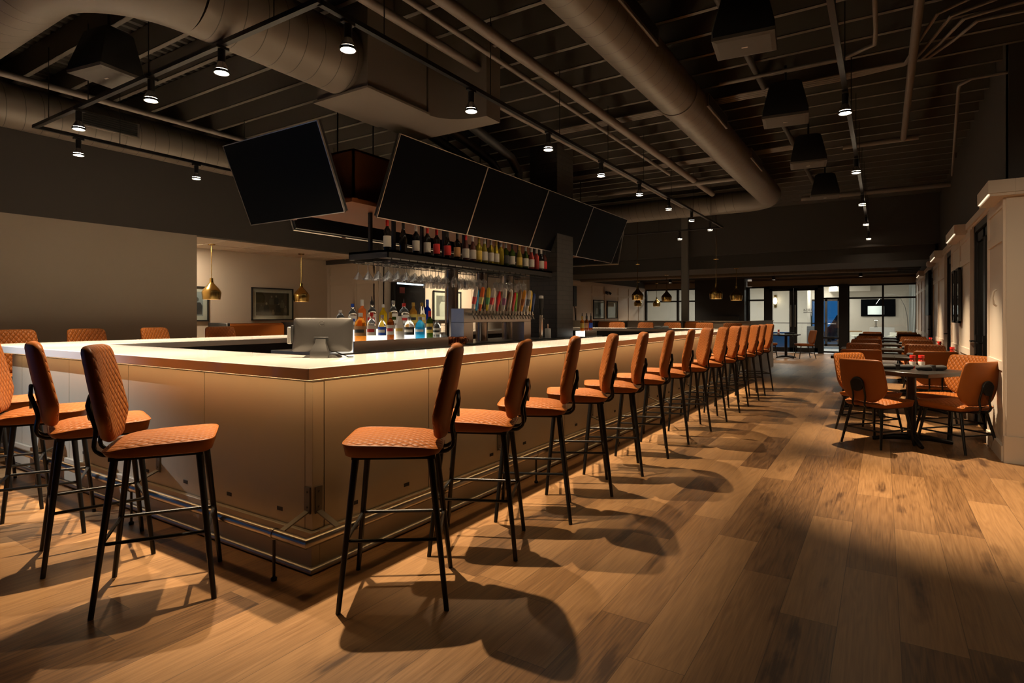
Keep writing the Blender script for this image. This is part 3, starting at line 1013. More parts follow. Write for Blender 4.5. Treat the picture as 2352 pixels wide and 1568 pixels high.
def chair(x, y, rz, label, group=None):
    o = place(chair0, len(LC), (x, y, 0), rz, label, group)
    LC.append(o)


RS = [(-1.987, 2.081, 36.3), (-1.994, 2.754, 25.8), (-1.995, 3.396, 27.6), (-2.0, 4.071, 27.9), (-1.991, 4.72, 25), (-1.991, 5.453, 19.9), (-1.99, 6.174, 16.4),
      (-1.991, 6.93, 29.2), (-1.974, 7.68, 27.4), (-1.982, 8.462, 30.1), (-1.985, 9.12, 28), (-1.97, 9.88, 28), (-1.97, 10.48, 27), (-1.97, 11.25, 30)]
for i, (x, y, a) in enumerate(RS):
    if i == 0: lab = 'tan quilted bar stool nearest the corner on the long right side of the bar'
    elif i == len(RS) - 1: lab = 'last tan bar stool at the far end of the long right row'
    else: lab = '%s tan quilted bar stool from the corner along the right bar front' % ORD[i]
    stool(x + .006, y, R(90 + a), lab, 'bar stools along the right bar front')
for i, (x, y, h) in enumerate([(-2.963, 1.475, 56), (-3.71, 1.497, 72), (-4.42, 1.48, 62), (-5.17, 1.50, 66), (-5.86, 1.52, 70)]):
    lab = ['tan quilted bar stool nearest the corner on the left bar front', 'second tan bar stool from the corner on the left bar front',
           'third tan bar stool from the corner, cut by the left picture edge', 'fourth tan bar stool from the corner on the left bar front',
           'fifth tan bar stool from the corner on the left bar front'][i]
    stool(x, y - .008, R(h - 90), lab, 'bar stools along the left bar front')
for i, (y, a) in enumerate(((2.28, -88), (2.95, -84), (3.72, -72), (4.46, -96))):
    stool(-7.30, y, R(a), ['bar stool back showing above the worktop at the far left picture edge', 'second bar stool back from the left beyond the white worktop',
                           'third bar stool back from the left, turned, in front of the taupe wall', 'bar stool back in front of the nook booth'][i], 'bar stools on the far left side of the bar')
for i, x in enumerate((-5.38, -4.72, -4.04, -3.36, -2.70)):
    stool(x, 12.93, R(180 + (8, -6, 5, -4, 10)[i]), '%s bar stool from the left on the far side of the bar' % ORD[i], 'bar stools on the far side of the bar')

# booths
def booth(x0, x1, y, rz, label, h=1.2, dp=.5):
    t = thing('booth_bench', label, 'booth', (x0, y, 0), rz)
    w = x1
    M().box(-w / 2, w / 2, -dp, .06, 0, .40).build('base', black_matte, t, smooth=0)
    M().box(-w / 2 + .02, w / 2 - .02, -dp - .02, -.02, .40, .50).build('seat', leather, t, bevel=.03, seg=3)
    M().box(-w / 2 + .02, w / 2 - .02, -.06, .06, .48, h).build('backrest', leather, t, bevel=.035, seg=3)
    for s in (-1, 1):
        M().box(s * w / 2 - .03, s * w / 2 + .03, -dp, .07, 0, h + .015).build('end_panel', black_matte, t, bevel=.01)


booth(-9.8, 1.45, 6.4, R(-90 + 180), 'tan leather booth bench below the framed group picture')
booth(-5.75, .75, 13.6, 0, 'tan booth bench with a dark end panel beyond the bar', dp=.2)
booth(-3.72, .42, 13.6, 0, 'narrow tan booth back between the far bar stools', dp=.2)

# ------------------------------------------------------------------ dining tables
def make_table():
    t = thing('dining_table', '', 'table')
    M().box(-.385, .385, -.385, .385, .72, .762).build('tabletop', table_black, t, bevel=.004)
    M().cyl((0, 0, .05), (0, 0, .70), .042, n=16).build('column', black_metal, t)
    M().box(-.2, .2, -.2, .2, .70, .72).build('top_plate', black_metal, t, smooth=0)
    for k in range(4):
        a = R(45 + 90 * k)
        f = M().tube([(0, 0, .055), (.16 * math.cos(a), .16 * math.sin(a), .05), (.36 * math.cos(a), .36 * math.sin(a), .018)], [.034, .03, .018], 10)
        f.build('foot', black_metal, t)
    return t


table0 = make_table()
LT = []
# nearest table, turned diagonally
TC = (.255, 7.42)
LT.append(place(table0, 0, (TC[0], TC[1], 0), R(57 - 90), 'nearest square black dining table set diagonally by the white pier', 'black dining tables'))


def ch(dx, dy, head, lab):
    chair(dx, dy, R(head - 90), lab, 'dining chairs')


ch(-.05, 7.12, 55, 'tan dining chair with its plain back to the aisle at the nearest table')
ch(.62, 7.30, 138, 'tan dining chair beside the white pier, back plate showing, at the nearest table')
ch(.63, 7.98, 225, 'tan quilted dining chair facing us across the nearest table')
ch(-.14, 7.82, 322, 'tan dining chair half hidden behind the one with its back to the aisle')
rows = [9.9, 12.05, 14.2, 16.35, 18.5]
rown = ['second', 'third', 'fourth', 'fifth', 'sixth']
for k, yt in enumerate(rows):
    for s, x in ((0, -.25), (1, .52)):
        side = ('aisle side', 'wall side')[s]
        LT.append(place(table0, 1, (x, yt, 0), 0, '%s black dining table in the %s row of the dining area' % (side, rown[k]), 'black dining tables'))
        chair(x - .0 + (.02 if s else -.01), yt - .70, R(0 + (3, -4, 2, 0, 5)[k]), '%s near chair showing its plain back in the %s dining row' % (side, rown[k]), 'dining chairs')
        chair(x + (.03 if s else -.02), yt + .72, R(180 + (-3, 4, 0, 5, -2)[k]), '%s far chair showing its quilted front in the %s dining row' % (side, rown[k]), 'dining chairs')
LT.append(place(table0, 1, (-2.62, 20.4, 0), 0, 'small black dining table near the far glass doors', 'black dining tables'))
chair(-2.08, 20.45, R(118), 'tan dining chair right of the small table by the far doors', 'dining chairs')
chair(-3.12, 20.35, R(-80), 'tan dining chair left of the small table by the far doors', 'dining chairs')


# table settings
def napkin(x, y, z, rz, label, L=.30):
    m = M()
    rings = []
    n = 10
    for i, u in enumerate((0, .04, .3, .6, .9, 1.0)):
        r = (.022, .03, .033, .03, .034, .024)[i]
        rings.append([((u - .5) * L, r * math.cos(2 * math.pi * j / n) * 1.15, .028 + r * .85 * math.sin(2 * math.pi * j / n)) for j in range(n)])
    m.loft(rings)
    m.box(-.02, .02, -.04, .04, .0, .058)
    o = m.build('napkin_roll', rubber, smooth=60, loc=(x, y, z))
    o.rotation_euler = (0, 0, rz)
    tag(o, label, 'napkin', 'rolled black napkins')


def sauce(x, y, z, label):
    t = thing('sauce_bottle', label, 'sauce bottle', (x, y, z), 0, 'red capped sauce bottles')
    M().lathe([(0, 0), (.03, 0), (.032, .03), (.03, .08), (.02, .105), (.018, .112), (0, .112)], 16).build('body', mat('sauce_glass', (.35, .02, .01), .15), t)
    M().lathe([(.0325, .025), (.0325, .075)], 16).build('label', white_plastic, t)
    M().lathe([(0, .11), (.028, .11), (.028, .142), (0, .142)], 16).build('cap', red_cap, t)


def shaker(x, y, z, label, m):
    t = thing('shaker', label, 'shaker', (x, y, z), 0, 'salt and pepper shakers')
    M().lathe([(0, 0), (.022, 0), (.016, .05), (0, .05)], 12).build('body', m, t)
    M().lathe([(0, .05), (.017, .05), (.015, .066), (0, .07)], 12).build('cap', chrome, t)


napkin(.12, 7.36, .762, R(20), 'rolled black napkin on the aisle half of the nearest table')
napkin(.42, 7.40, .762, R(35), 'rolled black napkin on the wall half of the nearest table')
sauce(.27, 7.62, .762, 'red capped sauce bottle left of its twin on the nearest table')
sauce(.35, 7.66, .762, 'red capped sauce bottle right of its twin on the nearest table')
shaker(.23, 7.52, .762, 'salt shaker left of the pepper on the nearest table', white_plastic)
shaker(.31, 7.54, .762, 'pepper shaker beside the napkin rolls on the nearest table', grey_plastic)
for k, yt in enumerate(rows[:3]):
    sauce(.80, yt + .05, .762, 'red capped sauce bottle by the wall on the %s row table' % rown[k])
for k, yt in enumerate(rows):
    for s, x in ((0, -.25), (1, .52)):
        napkin(x - .1, yt - .1, .762, R(15 * (k - 2)), 'rolled black napkin on the %s table of the %s dining row' % (('aisle', 'wall')[s], rown[k]))
sauce(-2.82, 20.3, .762, 'red capped sauce bottle on the small table by the far doors')
napkin(-2.5, 20.3, .762, .3, 'rolled black napkin on the small table by the far doors')

# ------------------------------------------------------------------ televisions and their plywood core
def make_tv(w, h=.805):
    t = thing('television', '', 'television')
    M().box(-w / 2 + .008, w / 2 - .008, 0, .045, .008, h - .008).build('body', dark_plastic, t, smooth=0)
    M().box(-w / 2 + .007, w / 2 - .007, -.004, .002, .007, h - .007).build('screen', tv_black, t, smooth=0)
    f = M()
    e = .006
    f.box(-w / 2, w / 2, -.008, .012, 0, e).box(-w / 2, w / 2, -.008, .012, h - e, h).box(-w / 2, -w / 2 + e, -.008, .012, 0, h).box(w / 2 - e, w / 2, -.008, .012, 0, h)
    f.build('bezel', tv_edge, t, smooth=0)
    M().box(-.03, .03, -.007, .0, -.008, .002).build('sensor', mat('sensor_plastic', (.4, .2, .15), .3), t, smooth=0)
    M().box(-.15, .15, .045, .16, h * .35, h * .7).build('wall_mount', black_metal, t, smooth=0)
    return t


TILT = R(22.3)
tv0 = make_tv(1.408)
LTV = []


def tv(x, y, rz, label, group):
    o = place(tv0, len(LTV), (x, y, 2.262), 0, label, group)
    o.rotation_euler = (TILT, 0, rz)
    LTV.append(o)


tv(-4.79, 3.60, 0, 'black television facing the left bar front, tilted down, at the corner of the screens', 'televisions above the bar')
for i in range(4):
    tv(-4.05, 3.945 + .705 + 1.412 * i, R(90), '%s tilted black television of the long row facing the right stools' % ORD[i], 'televisions above the bar')
for i in range(4):
    tv(-5.42, 4.05 + .705 + 1.412 * i, R(-90), '%s black television seen from behind, facing the taupe wall' % ORD[i], 'televisions above the bar')
tv(-4.72, 9.85, R(180), 'black television turned to the far end of the bar, seen edge on', 'televisions above the bar')
hs = thing('screen_housing', 'stained plywood housing behind the ring of televisions', 'housing', (0, 0, 0))
h_ = M().box(-5.05, -4.40, 3.98, 4.0, 2.44, 2.98).box(-5.05, -4.40, 9.4, 9.42, 2.44, 2.98).box(-4.42, -4.40, 3.98, 9.42, 2.44, 2.98).box(-5.05, -5.03, 3.98, 9.42, 2.44, 2.98)
h_.build('side_boards', plywood, hs, smooth=0)
M().box(-5.22, -4.20, 3.78, 9.6, 2.40, 2.44).build('bottom_board', plywood, hs, smooth=0)
M().box(-5.05, -4.40, 3.98, 9.42, 2.96, 2.98).build('top_board', plywood, hs, smooth=0)
for y in (4.3, 6.2, 8.1, 9.2):
    for x in (-5.0, -4.46):
        M().cyl((x, y, 2.98), (x, y, JZ), .008, n=8).build('hanger_rod', black_metal, hs)

# hanging bottle shelf
sh = thing('bottle_shelf', 'black hanging bottle shelf with glass rails below the televisions', 'shelf', (0, 0, 0))
M().box(-4.545, -4.0, 4.05, 7.33, 1.945, 1.967).build('shelf_board', black_matte, sh, smooth=0)
M().box(-4.545, -4.0, 4.05, 4.06, 1.89, 1.967).box(-4.01, -4.0, 4.05, 7.33, 1.89, 1.967).box(-4.545, -4.535, 4.05, 7.33, 1.89, 1.967).build('fascia', mat('shelf_steel', (.035, .032, .03), .4, .4), sh, smooth=0)
for x in (-4.50, -4.17):
    for y in (4.3, 5.1, 5.9, 6.7):
        M().box(x - .016, x + .016, y - .016, y + .016, 1.967, 2.41).build('post', black_metal, sh, smooth=0)
rk = M()
for k in range(26):
    y = 4.12 + k * .125
    rk.box(-4.53, -4.02, y - .004, y + .004, 1.862, 1.866)
    rk.cyl((-4.02, y, 1.862), (-4.02, y, 1.945), .004, n=6).cyl((-4.53, y, 1.862), (-4.53, y, 1.945), .004, n=6)
rk.cyl((-4.02, 4.1, 1.864), (-4.02, 7.3, 1.864), .005, n=6).cyl((-4.53, 4.1, 1.864), (-4.53, 7.3, 1.864), .005, n=6)
rk.build('glass_rack', black_metal, sh)
M().box(-4.50, -4.06, 4.2, 7.2, 1.938, 1.944).build('underside_panel', mat('galvanised_panel', (.5, .48, .45), .35, .9), sh, smooth=0)

mart = M().lathe([(.0, 0), (.036, -.002), (.036, -.005), (.006, -.010), (.0035, -.02), (.0035, -.088), (.006, -.094), (.054, -.168), (.0525, -.168), (.004, -.098)], 18)
wine = M().lathe([(.0, 0), (.034, -.002), (.034, -.005), (.006, -.010), (.0035, -.02), (.0035, -.085), (.008, -.092), (.034, -.115), (.040, -.145), (.036, -.185), (.030, -.215), (.0285, -.215), (.034, -.185), (.038, -.145), (.032, -.117)], 18)
g0 = mart.build('martini_glass', drink_glass)
g1 = wine.build('wine_glass', drink_glass)
cnt = 0
ROWN = ['row nearest the right stools', 'second row', 'third row', 'row on the far side']
for r, x in enumerate((-4.06, -4.2, -4.34, -4.48)):
    for k in range(8):
        y = 4.12 + k * .125
        o = g0 if cnt == 0 else g0.copy()
        if cnt: COL.objects.link(o)
        o.location = (x, y, 1.866)
        tag(o, '%s upturned martini glass from the shelf end, %s' % (ORD[k], ROWN[r]), 'martini glass', 'martini glasses hanging under the bottle shelf')
        cnt += 1
cnt = 0
for r, x in enumerate((-4.06, -4.2, -4.34, -4.48)):
    for k in list(range(6)) + ([9, 10, 12, 13] if r < 2 else []):
        y = 5.15 + k * .115
        o = g1 if cnt == 0 else g1.copy()
        if cnt: COL.objects.link(o)
        o.location = (x, y, 1.866)
        tag(o, '%s upturned wine glass after the martini glasses, %s' % (ORD[k], ROWN[r]), 'wine glass', 'wine glasses hanging under the bottle shelf')
        cnt += 1


# ------------------------------------------------------------------ bottles
PROF = {
    'bordeaux': [(0, 0), (.036, 0), (.0375, .006), (.0375, .185), (.033, .205), (.018, .225), (.0145, .24), (.0145, .30), (0, .30)],
    'burgundy': [(0, 0), (.038, 0), (.040, .006), (.040, .14), (.035, .175), (.022, .215), (.0145, .25), (.0145, .30), (0, .30)],
    'round': [(0, 0), (.039, 0), (.042, .008), (.042, .15), (.038, .175), (.022, .2), (.015, .21), (.0145, .262), (0, .262)],
    'tall': [(0, 0), (.035, 0), (.038, .008), (.038, .18), (.035, .198), (.018, .215), (.0145, .225), (.0145, .29), (0, .29)],
    'squat': [(0, 0), (.042, 0), (.046, .008), (.046, .12), (.040, .145), (.022, .165), (.016, .172), (.0155, .205), (0, .205)],
    'cone': [(0, 0), (.042, 0), (.043, .008), (.041, .10), (.032, .165), (.018, .215), (.015, .235), (.0145, .26), (0, .26)],
}


def bottle(name, label, loc, kind, h, body, cap, lab=None, group=None, lb=(.2, .55), spout=False, fill=None, cat='bottle', labmark=None):
    pf = PROF[kind]
    k = h / pf[-1][1]
    t = thing(name, label, cat, loc, 0, group)
    M().lathe([(r * min(1.12, k), z * k) for r, z in pf], 20).build('body', body, t)
    rb = max(r for r, z in pf) * min(1.12, k)
    if lab:
        z0, z1 = lb[0] * h, lb[1] * h
        m = M()
        n = 14
        a0 = R(-150); a1 = R(30)
        ring = [(math.cos(a0 + (a1 - a0) * i / n) * (rb + .0012), math.sin(a0 + (a1 - a0) * i / n) * (rb + .0012)) for i in range(n + 1)]
        vs = [(x, y, z) for z in (z0, z1) for x, y in ring]
        m.add(vs, [(i, i + 1, n + 2 + i, n + 1 + i) for i in range(n)])
        lo = m.build('label', lab, t, smooth=80)
        if labmark:
            m = M()
            zc, zh = (z0 + z1) / 2, (z1 - z0) * .16
            sub = ring[3:-3]
            q = len(sub)
            m.add([(x * 1.012, y * 1.012, z) for z in (zc - zh, zc + zh) for x, y in sub], [(i, i + 1, q + i + 1, q + i) for i in range(q - 1)])
            m.build('label_band', labmark, lo, smooth=80)
    rn = pf[-2][0] * min(1.12, k)
    zc = h * (.80 if kind in ('bordeaux', 'burgundy', 'tall') else .88)
    M().lathe([(rn + .0015, zc), (rn + .002, h), (rn, h + .004), (0, h + .004)], 14).build('cap', cap, t)
    if spout:
        M().lathe([(.009, h + .004), (.006, h + .02), (.004, h + .05), (0, h + .05)], 10).build('pour_spout', dark_plastic, t)
    return t


CLEAR = mat('clear_spirit', (.93, .95, .95), .05, **{'Transmission Weight': .92, 'IOR': 1.2})
AMBER = mat('amber_spirit', (.80, .28, .03), .06, **{'Transmission Weight': .6, 'IOR': 1.3})
WHISKY = mat('dark_whisky', (.30, .07, .01), .06, **{'Transmission Weight': .5, 'IOR': 1.3})
GOLD = mat('gold_spirit', (.75, .38, .04), .08, **{'Transmission Weight': .5, 'IOR': 1.3})
YELL = mat('yellow_liqueur', (.90, .62, .02), .08, **{'Transmission Weight': .4, 'IOR': 1.3})
ORNG = mat('orange_liqueur', (.90, .20, .03), .15)
BLUEB = mat('cobalt_glass', (.01, .04, .55), .05, **{'Transmission Weight': .4, 'IOR': 1.3})
AQUA = mat('aqua_glass', (.03, .42, .75), .05, **{'Transmission Weight': .5, 'IOR': 1.3})
GREENG = mat('green_glass', (.05, .09, .01), .06, **{'Transmission Weight': .4, 'IOR': 1.3})
DKGLASS = mat('dark_wine_glass', (.008, .006, .005), .06)
OLIVE = mat('white_wine', (.55, .45, .06), .06, **{'Transmission Weight': .6, 'IOR': 1.3})
PINK = mat('rose_wine', (.60, .10, .09), .06, **{'Transmission Weight': .5, 'IOR': 1.3})
BROWNW = mat('brown_wine_glass', (.08, .025, .02), .08)
OPALW = mat('opal_white', (.85, .83, .78), .25)
LABW = mat('paper_label', (.78, .74, .66), .6)
LABB = mat('blue_label', (.02, .08, .45), .5)
LABT = mat('tan_label', (.45, .24, .10), .6)
LABR = mat('red_label', (.55, .03, .03), .5)
LABG = mat('yellow_label', (.75, .55, .12), .5)
LABK = mat('black_label', (.03, .03, .03), .5)
CAPW, CAPG, CAPK, CAPB = white_plastic, mat('gold_foil', (.65, .42, .10), .3, .7), dark_plastic, mat('blue_cap', (.02, .08, .5), .35)
SILV = mat('silver_cap', (.7, .7, .7), .3, .9)

isl = thing('back_bar_island', 'stainless back bar island inside the bar', 'counter', (0, 0, 0))
M().box(-4.62, -3.72, 3.25, 7.36, 0, .99).box(-4.62, -3.72, 7.88, 8.4, 0, .99).build('body', mat('island_steel', (.12, .115, .11), .4, .7), isl, smooth=0)
M().box(-4.64, -3.70, 3.23, 7.365, .99, 1.02).box(-4.64, -3.70, 7.875, 8.42, .99, 1.02).build('top', steel, isl, smooth=0, bevel=.003)
for yy in (7.87, 3.4):
    pass


def display(y0, y1, label):
    t = thing('bottle_display', label, 'display', (0, 0, 0))
    M().box(-3.765, -3.75, y0, y1, 1.02, 1.112).build('front_lip', steel, t, smooth=0, bevel=.002)
    M().box(-3.92, -3.766, y0, y1, 1.02, 1.104).build('lower_step', SHELFGLOW, t, smooth=0)
    if y1 - y0 > .6:
        M().box(-4.08, -3.92, y0, y1, 1.02, 1.204).build('upper_step', SHELFGLOW, t, smooth=0)
    return t


display(3.40, 4.66, 'lit two step bottle display with a steel lip, full of liquor bottles')
display(7.92, 8.32, 'small lit bottle display beyond the brick pillar')
G1 = 'liquor bottles on the lower lit step'
F = [(3.545, .245, 'squat', AMBER, CAPW, LABT, LABK, 'amber square shouldered bottle with a tan label at the left end of the lower step'),
     (3.675, .25, 'round', CLEAR, red_cap, LABW, LABR, 'clear bottle with a red cap and red banded label on the lower step'),
     (3.805, .228, 'round', CLEAR, SILV, LABB, LABW, 'clear bottle with a bright blue label on the lower step'),
     (3.91, .255, 'tall', WHISKY, CAPG, LABW, LABR, 'brown whisky bottle with a gold cap on the lower step'),
     (4.033, .25, 'cone', OPALW, CAPK, LABW, LABG, 'opaque white cone shaped bottle with a black cap on the lower step'),
     (4.161, .215, 'squat', CLEAR, SILV, LABK, LABW, 'clear squat bottle with a black label on the lower step'),
     (4.317, .212, 'squat', AQUA, SILV, AQUA, LABW, 'aqua blue square bottle on the lower step'),
     (4.46, .27, 'bordeaux', GREENG, LABR, LABG, LABK, 'green bottle with a yellow label and dark red cap on the lower step'),
     (4.571, .182, 'squat', CLEAR, SILV, LABW, LABK, 'small clear bottle at the right end of the lower step')]
for y, h, k, b, c_, l, lm, lab in F:
    bottle('liquor_bottle', lab, (-3.83, y, 1.104), k, h, b, c_, l, G1, labmark=lm)
G2 = 'liquor bottles on the upper lit step'
F = [(3.608, .228, 'round', CLEAR, CAPB, LABW, LABB, 0, 'clear round bottle with a blue cap on the upper step'),
     (3.721, .268, 'tall', ORNG, CAPW, None, None, 0, 'bright orange bottle with a white neck on the upper step'),
     (3.842, .255, 'round', CLEAR, CAPK, LABW, LABR, 1, 'clear bottle with a black pour spout and red marked label on the upper step'),
     (3.987, .23, 'round', YELL, CAPW, None, None, 0, 'yellow liqueur bottle with a white cap on the upper step'),
     (4.121, .268, 'round', CLEAR, SILV, LABW, GREENG, 0, 'clear bottle with a green marked label on the upper step'),
     (4.27, .245, 'squat', CLEAR, red_cap, LABW, LABR, 1, 'clear square bottle with a red neck and pour spout on the upper step'),
     (4.405, .255, 'round', GOLD, CAPG, LABG, LABK, 0, 'golden round bottle with a gold neck on the upper step'),
     (4.535, .255, 'cone', CLEAR, CAPG, LABG, LABW, 0, 'pale bottle with a cream label and gold neck on the upper step'),
     (4.62, .29, 'tall', BLUEB, CAPB, None, None, 0, 'tall cobalt blue bottle at the right end of the upper step')]
for y, h, k, b, c_, l, lm, sp, lab in F:
    bottle('liquor_bottle', lab, (-4.0, y, 1.204), k, h, b, c_, l, G2, spout=bool(sp), labmark=lm)
bottle('liquor_bottle', 'pale bottle neck showing just above the till screen', (-4.0, 3.47, 1.204), 'squat', .17, CLEAR, CAPW, LABW, G2)
for i, (y, b, c_, l, lab) in enumerate(((7.96, AMBER, CAPG, LABG, 'amber bottle beside the brick pillar, with a gold cap'), (8.03, AMBER, CAPK, LABW, 'amber bottle with a black spout beyond the brick pillar'),
                                    (8.11, WHISKY, CAPK, LABT, 'dark whisky bottle beyond the brick pillar'), (8.19, PINK, CAPK, LABR, 'red liqueur bottle beyond the brick pillar'), (8.27, WHISKY, CAPK, LABB, 'last bottle of the small lit display'))):
    bottle('liquor_bottle', lab, (-3.83 - .03 * (i % 2), y, 1.104), 'tall', .22, b, c_, l, 'liquor bottles beyond the brick pillar', spout=True)
G3 = 'wine bottles on the hanging shelf'
WN = [(4.141, 'bordeaux', DKGLASS, red_cap, LABW, 'black bottle with a red and white neck, first on the hanging shelf'),
      (4.365, 'burgundy', DKGLASS, CAPK, None, 'all black sloping bottle, second on the hanging shelf'),
      (4.557, 'bordeaux', DKGLASS, LABW, LABW, 'black bottle with a cream capsule and cream label'),
      (4.735, 'bordeaux', DKGLASS, red_cap, LABW, 'black bottle with a red capsule and large white label'),
      (4.889, 'bordeaux', DKGLASS, red_cap, LABR, 'black bottle with a red capsule and red label'),
      (5.076, 'burgundy', DKGLASS, CAPK, LABR, 'black sloping bottle with a red label by the shelf post'),
      (5.252, 'bordeaux', DKGLASS, CAPK, LABT, 'black bottle with a tan picture label'),
      (5.413, 'burgundy', BROWNW, LABR, LABW, 'dark sloping bottle with a red shine and white label'),
      (5.551, 'burgundy', BROWNW, CAPW, LABW, 'brown bottle with a white capsule and white label'),
      (5.676, 'bordeaux', OLIVE, CAPG, LABG, 'pale yellow wine bottle with a gold capsule and gold label'),
      (5.79, 'burgundy', OLIVE, SILV, LABW, 'pale yellow sloping bottle with a silver capsule'),
      (5.931, 'bordeaux', OLIVE, SILV, LABW, 'pale yellow straight bottle with a silver capsule'),
      (6.043, 'burgundy', OLIVE, CAPG, LABW, 'olive sloping bottle with a yellow capsule'),
      (6.154, 'tall', OLIVE, SILV, None, 'slim clear yellow bottle without a label'),
      (6.266, 'bordeaux', GREENG, SILV, LABK, 'dark green bottle behind the shelf post'),
      (6.42, 'bordeaux', GREENG, CAPK, LABW, 'dark green bottle with a pale label after the post'),
      (6.599, 'burgundy', OLIVE, CAPG, LABG, 'golden wine bottle with a yellow label'),
      (6.76, 'burgundy', GREENG, SILV, LABW, 'olive bottle with a white foil and white label'),
      (6.915, 'burgundy', PINK, CAPW, LABW, 'rose wine bottle with a white capsule'),
      (7.054, 'bordeaux', PINK, CAPW, None, 'slim rose wine bottle without a label'),
      (7.186, 'burgundy', DKGLASS, CAPW, LABW, 'black sloping bottle with a white cap near the pillar'),
      (7.28, 'bordeaux', BROWNW, CAPK, LABR, 'last dark bottle on the shelf, beside the pillar')]
for y, k, b, c_, l, lab in WN:
    bottle('wine_bottle', lab, (-4.10, y, 1.967), k, .30, b, c_, l, G3, lb=(.12, .48))

# ------------------------------------------------------------------ beer tower
tw = thing('beer_tower', 'long stainless beer tower with a row of colourful tap handles', 'beer tower', (0, 0, 0))
M().box(-4.03, -3.85, 5.05, 6.48, 1.255, 1.41).build('beam', steel, tw, smooth=0, bevel=.004)
M().box(-4.03, -3.85, 5.05, 5.22, 1.02, 1.255).build('post', steel, tw, smooth=0, bevel=.003)
M().box(-4.03, -3.85, 6.31, 6.48, 1.02, 1.255).build('post', steel, tw, smooth=0, bevel=.003)
for y in (5.30, 5.90, 6.50):
    M().cyl((-4.22, y, 1.02), (-4.22, y, 1.86), .078, n=24).build('column', mat('tower_column', (.30, .25, .21), .25, 1.0), tw)
hc = [((.55, .50, .45), 'paddle'), ((.04, .40, .62), 'slim'), ((.80, .25, .02), 'paddle'), ((.03, .03, .03), 'slim'), ((.70, .60, .04), 'paddle'), ((.75, .70, .66), 'paddle'),
      ((.60, .55, .48), 'slim'), ((.65, .03, .03), 'cone'), ((.16, .10, .05), 'slim'), ((.75, .72, .66), 'paddle'), ((.25, .12, .06), 'slim'), ((.70, .66, .58), 'paddle'),
      ((.55, .05, .04), 'slim'), ((.30, .55, .10), 'slim'), ((.35, .22, .10), 'paddle'), ((.75, .42, .06), 'paddle'), ((.45, .50, .62), 'slim'), ((.78, .72, .62), 'paddle'), ((.80, .60, .03), 'paddle'), ((.03, .10, .30), 'slim')]
for i, (c_, k) in enumerate(hc):
    y = 5.14 + i * .068
    fz = M().cyl((-3.85, y, 1.345), (-3.79, y, 1.345), .013, n=10).cyl((-3.80, y, 1.345), (-3.77, y, 1.29), .009, n=8).cyl((-3.80, y, 1.345), (-3.80, y, 1.385), .010, n=8).lathe([(.0, -.016), (.016, 0), (0, .016)], 10, (-3.81, y, 1.345))
    fz.build('faucet', chrome, tw)
    m_ = mat('tap_paint_%d' % i, tuple(v ** 1.5 * .9 for v in c_), .35)
    hm = M()
    if k == 'paddle':
        hm.loft([[(-3.80 + dx * w_, y + dy * .012, z) for dx, dy in ((-1, -1), (1, -1), (1, 1), (-1, 1))] for z, w_ in ((1.385, .008), (1.42, .014), (1.58, .023), (1.63, .020), (1.655, .010))])
    elif k == 'cone':
        hm.lathe([(0, 0), (.010, 0), (.014, .05), (.028, .15), (.018, .19), (.010, .23), (0, .24)], 12, (-3.80, y, 1.385))
    else:
        hm.lathe([(0, 0), (.009, 0), (.013, .03), (.017, .12), (.020, .19), (.013, .23), (0, .235)], 12, (-3.80, y, 1.385))
    lean = Matrix.Translation((-3.80, y, 1.385)) @ Matrix.Rotation(R((-6, 4, -3, 7, 2)[i % 5]), 4, 'X') @ Matrix.Rotation(R(8), 4, 'Y') @ Matrix.Translation((3.80, -y, -1.385))
    hm.xf(lean)
    ho = hm.build('tap_handle', m_, tw, bevel=.004 if k == 'paddle' else 0)
    if i in (0, 2, 4, 5, 9, 15, 17):
        c2 = [(.5, .05, .04), (.75, .62, .2), (.05, .25, .06), (.6, .03, .04), (.30, .1, .2), (.3, .1, .02), (.1, .1, .1)][(0, 2, 4, 5, 9, 15, 17).index(i)]
        bm_ = M().loft([[(-3.80 + dx * w_ * 1.06, y + dy * .0135, z) for dx, dy in ((-1, -1), (1, -1), (1, 1), (-1, 1))] for z, w_ in ((1.46, .0165), (1.54, .0210))])
        bm_.xf(lean)
        bm_.build('handle_badge', mat('tap_badge_%d' % i, c2, .4), ho, smooth=0)
t = thing('stout_tap', 'tall separate stout tap with a black and white handle near the pillar', 'beer tap', (-3.80, 6.66, 1.02))
M().cyl((0, 0, 0), (0, 0, .32), .022, n=16).build('column', chrome, t)
M().cyl((0, 0, .30), (.05, 0, .27), .009).build('faucet', chrome, t)
M().lathe([(0, .32), (.018, .32), (.02, .40), (.032, .42), (.032, .54), (0, .54)], 16).build('tap_handle', black_matte, t)
M().lathe([(0, .54), (.032, .54), (.03, .575), (0, .58)], 16).build('handle_cap', white_plastic, t)
tag(M().box(-3.84, -3.72, 5.0, 7.2, 1.02, 1.03).build('drip_tray', black_metal, bevel=.003, smooth=0), 'long black drip tray below the beer taps', 'tray')
t = thing('dispenser', 'white cylinder dispenser with a steel nozzle near the pillar', 'dispenser', (-3.86, 6.95, 1.02))
M().lathe([(0, 0), (.04, 0), (.042, .01), (.042, .13), (.036, .14), (0, .14)], 20).build('body', white_plastic, t)
M().cyl((0, 0, .14), (0, 0, .20), .008).build('nozzle', chrome, t)
